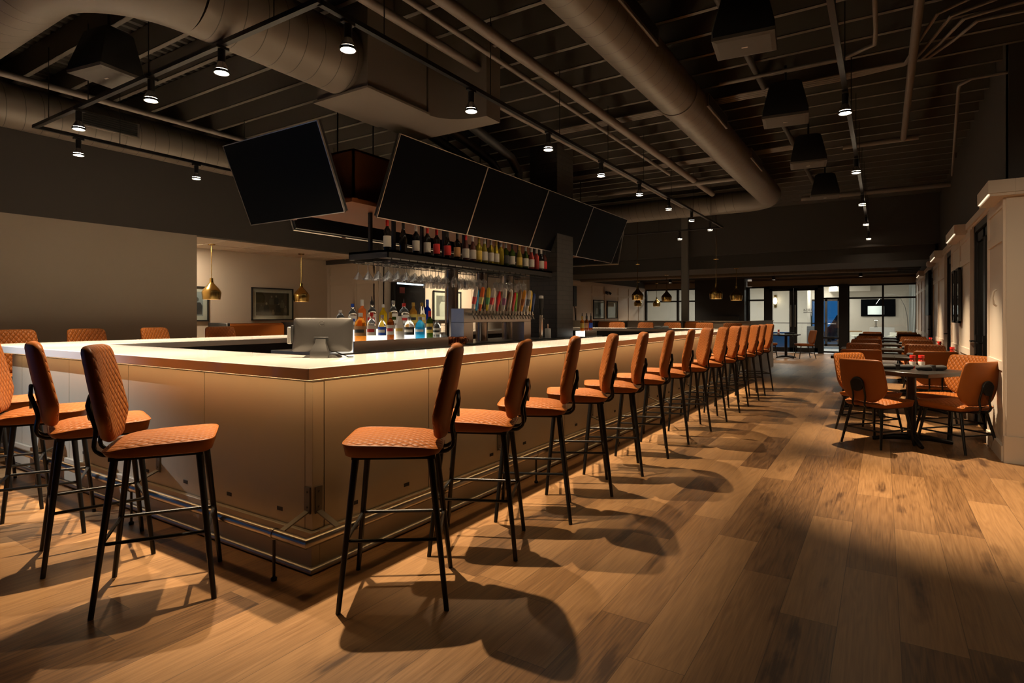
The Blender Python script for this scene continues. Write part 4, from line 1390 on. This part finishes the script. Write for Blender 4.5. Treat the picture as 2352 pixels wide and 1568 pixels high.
for i in range(5):
    t = thing('copper_mug', 'shiny copper mug on the back bar, %s from the bottle display' % ORD[i], 'mug', (-3.80 - .03 * (i % 2), 4.72 + i * .095 - .0, 1.02), 0, 'copper mugs beside the beer tower')
    if i == 4: t.location.x = -3.93; t.location.y = 4.93
    M().lathe([(0, 0), (.038, 0), (.043, .02), (.043, .085), (.039, .085), (.039, .02), (0, .01)], 20).build('body', copper, t)
    M().tube([(.04, 0, .02), (.07, 0, .03), (.075, 0, .055), (.04, 0, .075)], .004, 8).build('handle', copper, t)
for i in range(2):
    tag(wine.build('goblet', drink_glass, loc=(-3.90, 4.70 + .07 * i, 1.02 + .215)), 'upturned clear goblet %s beside the copper mugs' % ('left', 'right')[i], 'glass', 'goblets by the bottle display')
t = thing('coffee_machine', 'small dark bar machine with a steel top behind the goblets', 'machine', (-4.32, 4.98, 1.02))
M().box(-.12, .12, -.1, .1, 0, .2).build('body', dark_plastic, t, bevel=.01)
M().box(-.13, .13, -.11, .11, .2, .235).build('lid', steel, t, bevel=.012)

# brick pillar
struct('column_brick', M().box(-4.40, -3.94, 7.37, 7.87, 0, JZ + .2), brick, 'dark painted brick pillar beside the beer taps', 'pillar', smooth=0)
struct('column_steel', M().box(-4.16, -4.0, 14.2, 14.32, 0, JZ), mat('grey_post', (.10, .09, .078), .5), 'slim grey steel post behind the bar', 'column', smooth=0)

# ------------------------------------------------------------------ till and things on the worktop
t = thing('till_screen', 'grey touchscreen till seen from behind on the corner of the white worktop', 'till', (-2.93, 2.40, ZC), R(32.6))
# local -y faces the camera: we look at the rear of the screen
b = M()
def rrect(w, h, r, n=5):
    p = []
    for cx_, cz_, a0 in ((w - r, h - r, 0), (-w + r, h - r, 90), (-w + r, -h + r, 180), (w - r, -h + r, 270)):
        for i in range(n + 1):
            a = R(a0 + 90 * i / n)
            p.append((cx_ + r * math.cos(a), cz_ + r * math.sin(a)))
    return p
cz = .140
b.loft([[(x, y, cz + z) for x, z in rrect(w, h, .014)] for y, w, h in ((.030, .178, .1), (.028, .182, .104), (.0, .182, .104), (-.006, .176, .098), (-.016, .13, .06), (-.018, .09, .045))])
for i, (x, y, z) in enumerate(b.v):
    b.v[i] = (x, y + (z - cz) * .12, z)
sb = b.build('housing', mat('till_grey', (.055, .05, .046), .38, .3), t)
M().loft([[(x, .031 + z * .12, cz + z) for x, z in rrect(.17, .094, .01)], [(x, .033 + z * .12, cz + z) for x, z in rrect(.17, .094, .01)]]).build('screen', tv_black, t)
M().lathe([(.014, 0), (.017, 0), (.017, .0015), (.014, .0015), (.014, 0)], 24).xf(Matrix.Translation((.0, -.0085, cz + .07)) @ Matrix.Rotation(R(90), 4, 'X')).build('badge_ring', mat('badge_grey', (.16, .15, .14), .4, .4), t)
M().box(-.045, .045, -.026, -.014, cz - .038, cz - .012).build('hinge', black_matte, t, bevel=.003)
nk_ = M()
nk_.loft([[(x * w, y0 + yy * d_, z) for x, yy in ((-1, -1), (-.5, -1.25), (.5, -1.25), (1, -1), (1, 1), (-1, 1))] for z, w, d_, y0 in ((0.0, .055, .02, -.05), (.03, .055, .02, -.05), (.045, .052, .018, -.047), (.07, .042, .014, -.040), (.09, .033, .011, -.033), (.115, .030, .010, -.024))])
nk_.build('stand', mat('till_stand', (.30, .285, .27), .28, .9), t, smooth=60)
M().loft([[(x, y, 0) for x, y in ((-.11, -.05), (.11, -.05), (.10, .09), (-.10, .09))], [(x, y, .016) for x, y in ((-.085, -.045), (.085, -.045), (.08, .08), (-.08, .08))]]).build('base', mat('till_base', (.06, .055, .05), .35), t)
cr = M().box(-.215, -.192, -.012, .022, .085, .19)
cr.build('card_reader', mat('reader_grey', (.35, .33, .31), .35, .5), t, bevel=.004)
M().box(-.192, -.178, -.012, .012, .10, .20).build('reader_clip', black_matte, t, bevel=.002)
M().tube([(.03, -.02, .03), (.08, 0, .035), (.12, .01, .02), (.16, .0, .004), (.19, .01, .004)], .0028, 6).build('cable', black_matte, t)
t = thing('menu_stack', 'flat stack of dark menus lying on the far left worktop', 'menus', (-6.3, 5.5, ZC), R(8))
M().box(-.16, .16, -.45, .45, 0, .012).build('cover', mat('menu_cover', (.05, .045, .04), .6), t, smooth=0)
M().box(-.10, .20, -.40, .35, .012, .018).build('pages', LABW, t, smooth=0)
t = thing('bar_mat', 'dark rubber bar mat at the far end of the bar', 'bar mat', (-4.05, 11.9, ZC), R(4))
M().box(-.55, .35, -.17, .05, 0, .012).build('mat', rubber, t, smooth=0)
napkin(-4.0, 12.2, ZC + .0, R(30), 'dark folded towel at the far end of the bar', .3)
tag(M().box(-3.0, -2.2, -.0, .3, 0, .01).build('towel', white_plastic, bevel=.004, loc=(-.7, 11.95, ZC)), 'white towel lying beside the dark bar mat', 'towel')

# ------------------------------------------------------------------ black glass cooler, pictures on the left walls
t = thing('glass_cooler', 'black framed glass door cooler in the white back wall', 'cooler', (WX + .022, 9.03, 0))
M().box(0, .10, -.47, .47, .0, 2.10).build('cabinet', black_metal, t, bevel=.004)
M().box(.10, .106, -.42, .42, .12, 2.03).build('door', mat('cooler_glass', (.012, .012, .013), .05, 0.0), t, smooth=0)
M().box(.107, .112, -.40, .40, 1.98, 2.01).build('light_strip', emis('cooler_light', (.7, .9, 1.0), 2.5), t, smooth=0)
M().box(.107, .125, .33, .35, .7, 1.5).build('handle', steel, t, smooth=0)
M().box(.107, .109, -.33, -.18, 1.80, 1.92).build('sticker', mat('dull_red_sticker', (.20, .03, .025), .5), t, smooth=0)
t = thing('wall_menu', 'dark wall fixture hanging at the panelled wall beyond the pillar', 'wall fixture', (WX + .02, 16.75, 1.95))
M().box(0, .08, -.12, .12, -.30, .35).build('housing', dark_plastic, t, bevel=.01)
M().tube([(.05, 0, -.3), (.07, .05, -.8), (.05, .12, -.95), (.05, .1, -.35)], .012, 8).build('cable', black_matte, t)


def picture(x, y, z, w, h, nrm, label, figs=(), bg=(.16, .11, .06), fr=.022, mt=.07, matc=(.70, .64, .56), frc=None):
    """framed print on a wall; nrm '+X', '-X'"""
    rz = {'+X': R(90), '-X': R(-90), '-Y': 0}[nrm]
    t = thing('framed_picture', label, 'picture', (x, y, z), rz)
    f = M()
    f.box(-w / 2, w / 2, -.03, 0, -h / 2, -h / 2 + fr).box(-w / 2, w / 2, -.03, 0, h / 2 - fr, h / 2).box(-w / 2, -w / 2 + fr, -.03, 0, -h / 2, h / 2).box(w / 2 - fr, w / 2, -.03, 0, -h / 2, h / 2)
    f.build('frame', frc or black_matte, t, smooth=0)
    M().box(-w / 2 + fr, w / 2 - fr, -.012, -.004, -h / 2 + fr, h / 2 - fr).build('mount', mat('mount_%02d' % int(matc[0] * 100), matc, .8), t, smooth=0)
    iw, ih = w / 2 - fr - mt, h / 2 - fr - mt
    pr = M().box(-iw, iw, -.014, -.012, -ih, ih)
    mats = [mat('print_%s' % str(bg), bg, .5)]
    for (fx, fz, s_, hcol, bcol) in figs:
        mis = []
        for col in (hcol, bcol):
            mm = mat('print_ink_%s' % str(col), col, .5)
            if mm not in mats: mats.append(mm)
            mis.append(mats.index(mm))
        # simple person: head, shoulders, body
        k = len(pr.v)
        hd = [(fx + s_ * .11 * math.cos(R(a)), fz + s_ * .42 + s_ * .13 * math.sin(R(a))) for a in range(0, 360, 30)]
        bd = [(fx - s_ * .30, fz - s_ * .45), (fx + s_ * .30, fz - s_ * .45), (fx + s_ * .32, fz + s_ * .05), (fx + s_ * .2, fz + s_ * .25), (fx - s_ * .2, fz + s_ * .25), (fx - s_ * .32, fz + s_ * .05)]
        sh_ = [(fx - s_ * .07, fz + s_ * .25), (fx, fz - s_ * .05), (fx + s_ * .07, fz + s_ * .25)]
        for poly, mi in ((bd, mis[1]), (hd, mis[0]), (sh_, mis[0])):
            poly = [(max(-iw, min(iw, px)), max(-ih, min(ih, pz))) for px, pz in poly]
            pr.add([(px, -.0145 - .0002 * mi, pz) for px, pz in poly], [tuple(range(len(poly)))], mi)
    pr.build('print', mats, t, smooth=0)
    M().box(-w / 2 + fr, w / 2 - fr, -.019, -.017, -h / 2 + fr, h / 2 - fr).build('glazing', pane_glass, t, smooth=0)
    return t


picture(-9.9, 6.93, 1.56, .90, .62, '+X', 'wide framed sepia group picture above the nook booth',
        [(-.14, -.07, .19, (.34, .28, .19), (.022, .016, .01)), (.12, -.07, .19, (.36, .3, .2), (.025, .018, .01)), (-.03, .07, .17, (.28, .23, .15), (.12, .1, .06)), (.07, .08, .17, (.3, .24, .16), (.02, .015, .01)), (.2, .0, .15, (.2, .16, .1), (.16, .13, .08)), (-.25, -.08, .13, (.16, .12, .08), (.1, .08, .05)), (.28, -.1, .13, (.2, .16, .1), (.13, .1, .06)), (0, -.16, .1, (.3, .25, .16), (.22, .18, .12))], (.07, .05, .022))
picture(-9.9, 5.30, 1.54, .72, .60, '+X', 'framed snow picture cut off by the taupe wall', [(.16, -.05, .3, (.12, .1, .09), (.04, .04, .045)), (.05, -.1, .2, (.3, .3, .3), (.12, .25, .33))], (.35, .37, .38))
picture(WX + .02, 10.36, 1.56, 1.0, .68, '+X', 'framed black and white picture of two ball players on the bright back wall',
        [(-.14, -.02, .46, (.34, .31, .28), (.62, .58, .52)), (.13, -.02, .44, (.30, .27, .25), (.50, .47, .42))], (.22, .20, .18), .03, .08, (.75, .70, .62))
picture(WX + .025, 18.72, 1.57, .92, .66, '+X', 'framed picture with dark shapes, left of a pair on the far panelled wall', [(.1, -.05, .3, (.2, .18, .16), (.06, .05, .05)), (-.15, -.02, .3, (.3, .3, .3), (.5, .5, .5))], (.22, .20, .18), .03, .05)
picture(WX + .025, 19.92, 1.57, .95, .64, '+X', 'pale framed print, right of a pair on the far panelled wall', [], (.50, .46, .42), .03, .05)
picture(RX - .02, 10.42, 1.62, .38, .78, '-X', 'tall slim framed picture nearer the glass door on the white pier', [(0, -.1, .3, (.3, .3, .3), (.6, .6, .58))], (.06, .055, .05), .03, .04)
picture(RX - .02, 11.02, 1.62, .38, .78, '-X', 'tall slim framed picture farther along the white pier', [(0, -.1, .3, (.3, .3, .3), (.55, .55, .53))], (.07, .06, .055), .03, .04)
t = thing('wall_screen', 'black screen hung on the far right white wall', 'television', (RX - .03, 16.4, 1.85), R(-90))
M().box(-.55, .55, -.06, 0, -.5, .5).build('screen', tv_black, t, bevel=.005)
t = thing('curved_pull', 'pale curved pull handle on the near white pier', 'handle', (RX - .02, 7.2, 1.50))
M().tube([(0, 0, -.08), (-.022, 0, -.06), (-.03, 0, 0), (-.022, 0, .06), (0, 0, .08)], .008, 8).build('bar', white_trim, t)
t = thing('emergency_light', 'small dark twin head emergency light on the far panelled wall', 'emergency light', (WX + .03, 19.4, 2.18))
M().box(0, .07, -.13, .13, -.05, .05).build('housing', grey_plastic, t, bevel=.01)
for s_ in (-1, 1):
    M().cyl((.05, s_ * .12, .0), (.12, s_ * .14, -.05), .045, n=14).build('lamp_head', dark_plastic, t)

# ------------------------------------------------------------------ brass pendants
def make_pendant():
    t = thing('brass_pendant', '', 'pendant light')
    M().lathe([(.128, .0), (.132, .0), (.146, .11), (.140, .135), (.112, .178), (.07, .225), (.036, .265), (.028, .30), (.026, .345), (.012, .35), (0, .35)], 32).build('lamp_shade', brass, t)
    M().lathe([(.127, .003), (.140, .11), (.134, .132), (.105, .17), (.06, .215), (0, .24)], 32).build('shade_lining', mat('pendant_lining', (.8, .68, .45), .5), t)
    M().lathe([(0, .06), (.03, .07), (.035, .10), (.02, .135), (0, .14)], 14).build('bulb', emis('pendant_bulb', (1, .72, .40), 22), t)
    return t


pend0 = make_pendant()
PL = []


def pendant(x, y, z, ztop, label, watts=9):
    o = place(pend0, len(PL), (x, y, z), 0, label, 'brass pendant lights')
    PL.append(o)
    M().cyl((0, 0, .35), (0, 0, ztop - z - .015), .006, n=8).build('stem', brass, o)
    M().lathe([(0, ztop - z - .02), (.05, ztop - z - .018), (.06, ztop - z - .004), (.06, ztop - z), (0, ztop - z)], 20).build('ceiling_canopy', brass, o)
    l = bpy.data.lights.new('pendant_glow', 'SPOT'); l.energy = watts; l.color = (1, .70, .40); l.spot_size = R(110); l.spot_blend = .5; l.shadow_soft_size = .03
    lo = bpy.data.objects.new('pendant_glow', l); COL.objects.link(lo); lo.location = (x, y, z + .05)


pendant(-9.2, 5.32, 1.60, 2.5, 'brass pendant in the nook nearer the taupe wall', 30)
pendant(-9.2, 7.05, 1.60, 2.5, 'brass pendant in the nook nearer the panelled end wall', 24)
pendant(-5.2, 14.0, 1.74, 3.77, 'long stemmed brass pendant left of the steel post')
pendant(-3.17, 13.5, 1.72, 3.77, 'long stemmed brass pendant in front of the black chimney wall')
pendant(-5.16, 16.2, 1.76, 2.50, 'short stemmed brass pendant just left of the steel post')
pendant(-3.02, 14.9, 1.72, 2.50, 'short stemmed brass pendant at the right of the black chimney wall')
pendant(-7.75, 20.9, 1.72, 2.86, 'leftmost small brass pendant by the far left glazing')
pendant(-7.4, 22.0, 1.72, 2.86, 'small brass pendant in front of the left glazing')

for i, (x, y) in enumerate(((-9.4, 4.95),)):  # hidden light, added to brighten the nook
    tag(M().lathe([(0, 0), (.04, 0), (.055, .006), (.055, .012)], 18).build('added_nook_light', LENS, loc=(x, y, 2.485)), 'small round fill light added in the nook ceiling, hidden by the taupe wall', 'ceiling light', 'added nook fill lights')
    area('nook_fill', (x, y, 2.48), .08, 27, (1, .80, .58))
# ------------------------------------------------------------------ tracks and spotlights
TZ = 3.09


def track(p, q, label, rods):
    t = thing('lighting_track', label, 'lighting track', (0, 0, 0))
    x0, x1 = sorted((p[0], q[0])); y0, y1 = sorted((p[1], q[1]))
    M().box(x0 - .018, x1 + .018, y0 - .018, y1 + .018, TZ, TZ + .03).build('rail', black_metal, t, smooth=0)
    for r in rods:
        pos = (r, p[1]) if abs(p[0] - q[0]) > .1 else (p[0], r)
        M().cyl((pos[0], pos[1], TZ + .03), (pos[0], pos[1], JZ), .004, n=6).build('hanger_rod', black_metal, t)
    return t


track((-2.7, 2.2), (-2.7, 12.0), 'long black lighting track above the right side of the bar', [2.7 + 1.2 * i for i in range(8)])
track((-6.71, 2.18), (-2.7, 2.18), 'black lighting track above the left bar front', [-6.4, -5.6, -4.6, -3.1])
track((-6.71, 2.2), (-6.71, 12.0), 'black lighting track along the taupe wall side of the bar', [2.9 + 1.4 * i for i in range(6)])
track((-6.71, 12.02), (-2.7, 12.02), 'black lighting track above the far end of the bar', [-6.4, -5.2, -4.0, -2.9])
track((-.25, 2.4), (-.25, 14.3), 'black lighting track above the dining aisle', [3.0 + 1.1 * i for i in range(11)])


def make_spot():
    t = thing('track_spotlight', '', 'spotlight')
    M().box(-.018, .018, -.045, .045, -.022, 0).build('adapter', black_metal, t, smooth=0, bevel=.003)
    M().cyl((0, 0, -.022), (0, 0, -.105), .024, n=16).build('socket', black_metal, t)
    M().lathe([(.022, -.10), (.026, -.112), (.044, -.145), (.047, -.150), (.047, -.158), (.044, -.158)], 20).build('reflector', mat('lamp_reflector', (.5, .48, .45), .25, .9), t)
    M().lathe([(0, -.157), (.043, -.157), (.043, -.160), (0, -.161)], 20).build('lens', LENS, t)
    M().lathe([(.0445, -.176), (.050, -.176), (.050, -.160), (.0445, -.160), (.0445, -.176)], 20).build('bezel', black_metal, t)
    return t


spot0 = make_spot()
SPL = []


def spot(x, y, label, watts, tgt=None, size=67, col=(1, .765, .49), z=TZ, blend=1.0):
    o = place(spot0, len(SPL), (x, y, z), 0, label, 'track spotlights')
    SPL.append(o)
    l = bpy.data.lights.new('spot_beam', 'SPOT')
    l.energy = watts; l.color = col; l.spot_size = R(size); l.spot_blend = blend; l.shadow_soft_size = .02
    lo = bpy.data.objects.new('spot_beam', l); COL.objects.link(lo)
    lo.location = (x, y, z - .178)
    if tgt:
        d_ = Vector(tgt) - Vector(lo.location)
        lo.rotation_euler = d_.to_track_quat('-Z', 'Y').to_euler()


KW = 620
for i in range(8):
    spot(-2.7, 2.40 + 1.235 * i, '%s spotlight from the corner on the long right track' % ORD[i], KW, (-2.35, 2.40 + 1.235 * i, 0))
for i, x in enumerate((-3.652, -4.563, -5.777)):
    spot(x, 2.18, '%s spotlight from the corner on the left bar track' % ORD[i], KW, (x, 1.75, 0))
for i, y in enumerate((2.53, 3.70, 5.2, 6.6, 8.0, 9.4, 10.8)):
    spot(-6.71, y, '%s spotlight from the front on the taupe wall side track' % ORD[i], KW * (1.25 if i < 3 else .45 if i < 5 else .55), (-6.6, y, 0) if i < 5 else (-8.4, y + (.6 if i == 5 else 0), 1.4))
for i, x in enumerate((-3.55, -5.2)):
    spot(x, 12.02, '%s spotlight on the far end track, counted from the right' % ORD[i], KW * .7, (x, 12.6, 0))
for i, y in enumerate((5.25, 7.49, 9.72, 11.89, 14.1)):
    spot(-.25, y, '%s spotlight from the camera side on the dining aisle track' % ORD[i], KW * 1.6, (.45, y, 0), 60)

for i, (x, y) in enumerate(((-4.2, 19.2), (-6.6, 18.0), (-1.6, 18.6), (-6.8, 21.8), (-.6, 21.6), (-3.2, 21.9))):  # one lamp is known here, the others are added to brighten the far zone
    t = thing('ceiling_downlight', 'small black can downlight under the low ceiling, ' + ['near the black chimney wall', 'added to light the far panelled wall', 'added over the small table by the doors', 'added before the left glazing', 'added before the lounge glazing', 'added before the double doors'][i], 'ceiling light', (x, y, 2.60), 0, 'can downlights under the low ceiling')
    M().lathe([(0, .26), (.05, .26), (.055, .0), (.048, 0), (.046, .02), (0, .02)], 18).build('housing', black_metal, t)
    M().lathe([(0, .018), (.046, .018), (.046, .012), (0, .012)], 16).build('lens', LENS, t)
    l = bpy.data.lights.new('downlight_beam', 'SPOT'); l.energy = 150; l.color = (1, .80, .58); l.spot_size = R(125); l.spot_blend = .8; l.shadow_soft_size = .04
    lo = bpy.data.objects.new('downlight_beam', l); COL.objects.link(lo); lo.location = (x, y, 2.595)

spot(-.25, 3.01, 'spotlight on the dining aisle track turned toward the white panelled end', KW * .42, (1.9, 6.85, 1.1), 56)
track((-6.6, .15), (-5.0, .15), 'short black lighting track left of the bar, near the street window', [-6.3, -5.3])
spot(-6.1, .15, 'cool white spotlight on the short track near the street window', 520, (-5.5, 1.97, .62), 62, (.84, .92, 1.0))

# ------------------------------------------------------------------ ducts
def duct(p, q, r, label, cap=True):
    """straight spiral duct between p and q"""
    P, Q = Vector(p), Vector(q)
    L_ = (Q - P).length
    m = M().tube([(0, 0, 0), (0, L_, 0)], r, 40)
    o = m.build('air_duct', spiral_duct, smooth=60)
    o.location = P
    d_ = (Q - P).normalized()
    o.rotation_euler = (0, 0, math.atan2(d_.y, d_.x) - math.pi / 2)
    tag(o, label, 'duct')
    return o


def elbow(c, r, R_, a0, a1, z, label):
    pts = [(c[0] + R_ * math.cos(R(a0 + (a1 - a0) * i / 12)), c[1] + R_ * math.sin(R(a0 + (a1 - a0) * i / 12)), z) for i in range(13)]
    o = M().tube(pts, r, 40).build('duct_elbow', duct_paint, smooth=60)
    return tag(o, label, 'duct elbow')


duct((-1.68, -2.0, 3.46), (-1.68, 10.9, 3.46), .2, 'long round spiral duct running above the aisle')
elbow((-2.18, 10.9), .2, .5, 0, 90, 3.46, 'rounded duct elbow at the far end of the aisle duct')
duct((-2.18, 11.4, 3.46), (-6.6, 11.4, 3.46), .2, 'round duct crossing above the far end of the bar')
M_ = M().tube([(-1.68, 5.55, 3.46), (-1.68, 5.70, 3.46)], [.207, .207], 40)
tag(M_.build('duct_collar', duct_paint, smooth=60), 'joint collar round the long aisle duct', 'duct collar')
for i, y in enumerate((4.0, 6.35, 8.6)):
    t = thing('duct_grille', '%s black slot grille on the side of the aisle duct' % ORD[i], 'vent', (-1.68 + .185, y, 3.46 + .03), 0, 'grilles on the aisle duct')
    M().box(-.03, .03, -.42, .42, -.07, .07).build('frame', duct_paint, t, bevel=.005)
    M().box(.028, .034, -.39, .39, -.05, .05).build('louvre', black_matte, t, smooth=0)
duct((-3.7, 2.0, 3.385), (-3.7, 3.22, 3.385), .257, 'wide round duct entering the plenum box above the corner')
elbow((-4.32, 2.0), .257, .62, 0, -90, 3.385, 'wide round duct elbow above the left bar front')
duct((-4.32, 1.38, 3.385), (-8.3, 1.38, 3.385), .257, 'wide round duct crossing to the taupe wall')
duct((-7.5, 1.9, 3.47), (-7.5, 9.0, 3.47), .225, 'round duct running along the charcoal wall')
t = thing('duct_grille', 'black louvred grille on the duct along the charcoal wall', 'vent', (-7.5 + .215, 3.05, 3.47))
M().box(-.04, .02, -.30, .30, -.085, .085).build('frame', duct_paint, t, bevel=.005)
for k in range(6):
    M().box(.018, .028, -.27, .27, -.07 + k * .024, -.058 + k * .024).build('louvre', black_matte, t, smooth=0)
t = thing('plenum_box', 'square sheet metal plenum box hanging above the screens', 'duct box', (0, 0, 0))
M().box(-4.0, -3.4, 3.22, 3.92, 3.11, JZ + .2).build('casing', duct_paint, t, smooth=0, bevel=.004)
M().box(-4.02, -3.38, 3.20, 3.94, 3.105, 3.125).build('flange', duct_paint, t, smooth=0)
el = M()
poly = [(-4.0, 3.94), (-3.4, 3.94)]
for i in range(9):
    a = R(180 + 10 * i + 5)
    poly.append((-3.05 + .35 * math.cos(a), 3.94 + .35 * math.sin(R(5 + 10 * i))))
poly = [(-4.0, 3.94), (-3.4, 3.94)] + [(-3.4 + .42 * (1 - math.cos(R(a))), 3.94 + .30 * math.sin(R(a))) for a in range(10, 91, 10)] + [(-2.98, 4.46), (-4.0, 4.46)]
el.prism(poly, 3.11, JZ + .2)
tag(el.build('rectangular_elbow', duct_paint, smooth=30), 'rectangular sheet metal duct elbow beside the plenum box', 'duct elbow')
struct('beam_low', M().box(-8.3, .9, 14.7, 16.6, 2.50, 2.86), ceil_paint, 'dark boxed duct under the low ceiling', 'beam', smooth=0)
duct((.3, 17.0, 2.58), (-8.2, 17.0, 2.58), .15, 'dark round duct under the low far ceiling')


# ------------------------------------------------------------------ pipes and conduits
def pipe(pts, r, label, cat='pipe', m=None, name='sprinkler_pipe', clamps=()):
    o = M().tube(pts, r, 10).build(name, m or pipe_paint)
    return tag(o, label, cat)


pipe([(-3.07, -1, 3.55), (-3.07, 4.42, 3.55)], .036, 'thick pipe above the right bar side, ending at the rectangular elbow')
pipe([(-3.07, 4.42, 3.55), (-3.07, 4.50, 3.62), (-3.07, 4.50, 3.76)], .04, 'short capped pipe riser behind the rectangular elbow')
pipe([(-2.82, -1, 3.55), (-2.82, 9.0, 3.55)], .022, 'thin pipe beside the thick pipes over the bar')
pipe([(-2.60, -1, 3.54), (-2.60, 10.8, 3.54)], .048, 'thickest sprinkler pipe running above the long right track')
pipe([(-6.5, 1.0, 3.45), (-6.5, 8.0, 3.45)], .03, 'pipe along the left side track')
pipe([(-3.2, 4.6, 3.40), (-3.2, 11.0, 3.40)], .026, 'low pipe running behind the long right track')
pipe([(.22, -1, 3.58), (.22, 8.9, 3.58)], .034, 'long pipe above the dining tables, ending in a tee')
pipe([(-.45, 8.9, 3.58), (.38, 8.9, 3.58)], .034, 'short cross pipe with capped ends above the dining tables')
pipe([(-.05, -1, 3.66), (-.05, 5.6, 3.66), (-.06, 5.9, 3.67), (-.3, 6.1, 3.68), (-1.4, 6.1, 3.68)], .018, 'thin conduit bending toward the aisle duct')
pipe([(.98, 12.2, 3.55), (-1.3, 12.2, 3.55)], .045, 'thick cross pipe near the charcoal soffit')
pipe([(-4.3, 9.6, 3.5), (-1.9, 9.6, 3.5)], .04, 'cross pipe passing over the long right track')
pipe([(-1.05, -1, 3.72), (-1.05, 12, 3.72)], .03, 'black pipe beside the ceiling speakers', m=ceil_paint)
pipe([(.96, 6.9, 3.55), (.70, 6.9, 3.55), (.62, 7.0, 3.54), (.62, 7.1, 3.54), (.9, 11.2, 3.5)], .016, 'thin conduit following the charcoal wall')
for i in range(4):
    pipe([(3.0, 5.7 - i * .1, 3.60 + .03 * i), (.95 - i * .1, 5.7 - i * .1, 3.60 + .03 * i), (.62 - i * .09, 5.75 - i * .1, 3.62), (.5 - i * .09, 6.1, 3.64), (.35 - i * .06, 6.5 + i * .02, 3.68), (-.4, 6.55 + i * .05, 3.70), (-3.6, 6.55 + i * .05, 3.70)], .014,
         '%s bent conduit of the bundle crossing above the dining tables' % ORD[i], 'conduit', None, 'conduit')
for i in range(5):
    pipe([(-5.5, 8.9 + i * .05, 3.70), (-1.0, 8.9 + i * .05, 3.70)], .012, '%s straight conduit of the bundle crossing the far bar ceiling' % ORD[i], 'conduit', None, 'conduit')
for i in range(3):
    pipe([(-4.6 + .3 * i, 6.4, 2.98), (-4.6 + .3 * i, 6.42, 3.2), (-4.58 + .3 * i, 6.2, 3.34), (-4.5 + .3 * i, 5.7, 3.38), (-4.2 + .28 * i, 4.6, 3.38)], .055, '%s flexible black hose rising from the screen housing' % ORD[i], 'hose', black_matte, 'flexible_hose')

# ------------------------------------------------------------------ hanging speakers
def speaker(x, y, z, rz, label, s=1.0):
    t = thing('hanging_speaker', label, 'speaker', (x, y, z), rz, 'hanging speakers')
    sq = lambda w, d, zz, o=0: [(-w, -d + o, zz), (w, -d + o, zz), (w, d + o, zz), (-w, d + o, zz)]
    M().loft([sq(.20 * s, .17 * s, 0), sq(.20 * s, .17 * s, .05 * s), sq(.14 * s, .11 * s, .33 * s, .02), sq(.10 * s, .08 * s, .36 * s, .02)]).build('cabinet', black_matte, t, bevel=.008)
    g = M().loft([sq(.205 * s, .175 * s, 0.004), sq(.20 * s, .17 * s, -.018), sq(.17 * s, .14 * s, -.026)])
    g.build('grille', mat('speaker_grille', (.05, .043, .036), .7), t, smooth=0)
    M().box(-.02 * s, .02 * s, -.008 * s, .008 * s, -.029, -.026).build('badge', mat('badge_silver', (.5, .45, .4), .4, .6), t, smooth=0)
    M().cyl((.0, .02, .36 * s), (0, .02, JZ - z), .012, n=8).build('hanger', black_metal, t)


for i, (x, y) in enumerate(((-.82, 4.32), (-.80, 6.2), (-.79, 8.15), (-.78, 10.5))):
    speaker(x, y, 3.24, R(6), '%s hanging black speaker from the camera side above the aisle' % ORD[i])
speaker(-5.2, 2.15, 3.24, R(10), 'hanging black speaker between the wide ducts on the left')

# ------------------------------------------------------------------ world, camera
w = bpy.data.worlds.new('dusk'); SC.world = w; w.use_nodes = True
bg = w.node_tree.nodes['Background']
bg.inputs['Color'].default_value = (.03, .18, .50, 1)
bg.inputs['Strength'].default_value = .7

cam = bpy.data.cameras.new('camera')
cam.sensor_width = 36.0
cam.lens = 36.0 * 1333 / 2352
cam.shift_y = -57 / 2352
cam.clip_start = .05; cam.clip_end = 200
co = bpy.data.objects.new('camera', cam); COL.objects.link(co)
co.location = (0, 0, 1.32)
co.rotation_euler = (R(90), 0, math.atan(852 / 1333))
SC.camera = co
vs = SC.view_settings
vs.view_transform = 'Standard'; vs.look = 'None'; vs.gamma = 1.0; vs.exposure = 0.0
vs.use_curve_mapping = False
cy = SC.cycles
cy.use_denoising = True
cy.sample_clamp_indirect = 6
cy.caustics_reflective = False; cy.caustics_refractive = False
cy.max_bounces = 8; cy.diffuse_bounces = 4; cy.glossy_bounces = 4; cy.transmission_bounces = 6; cy.transparent_max_bounces = 12
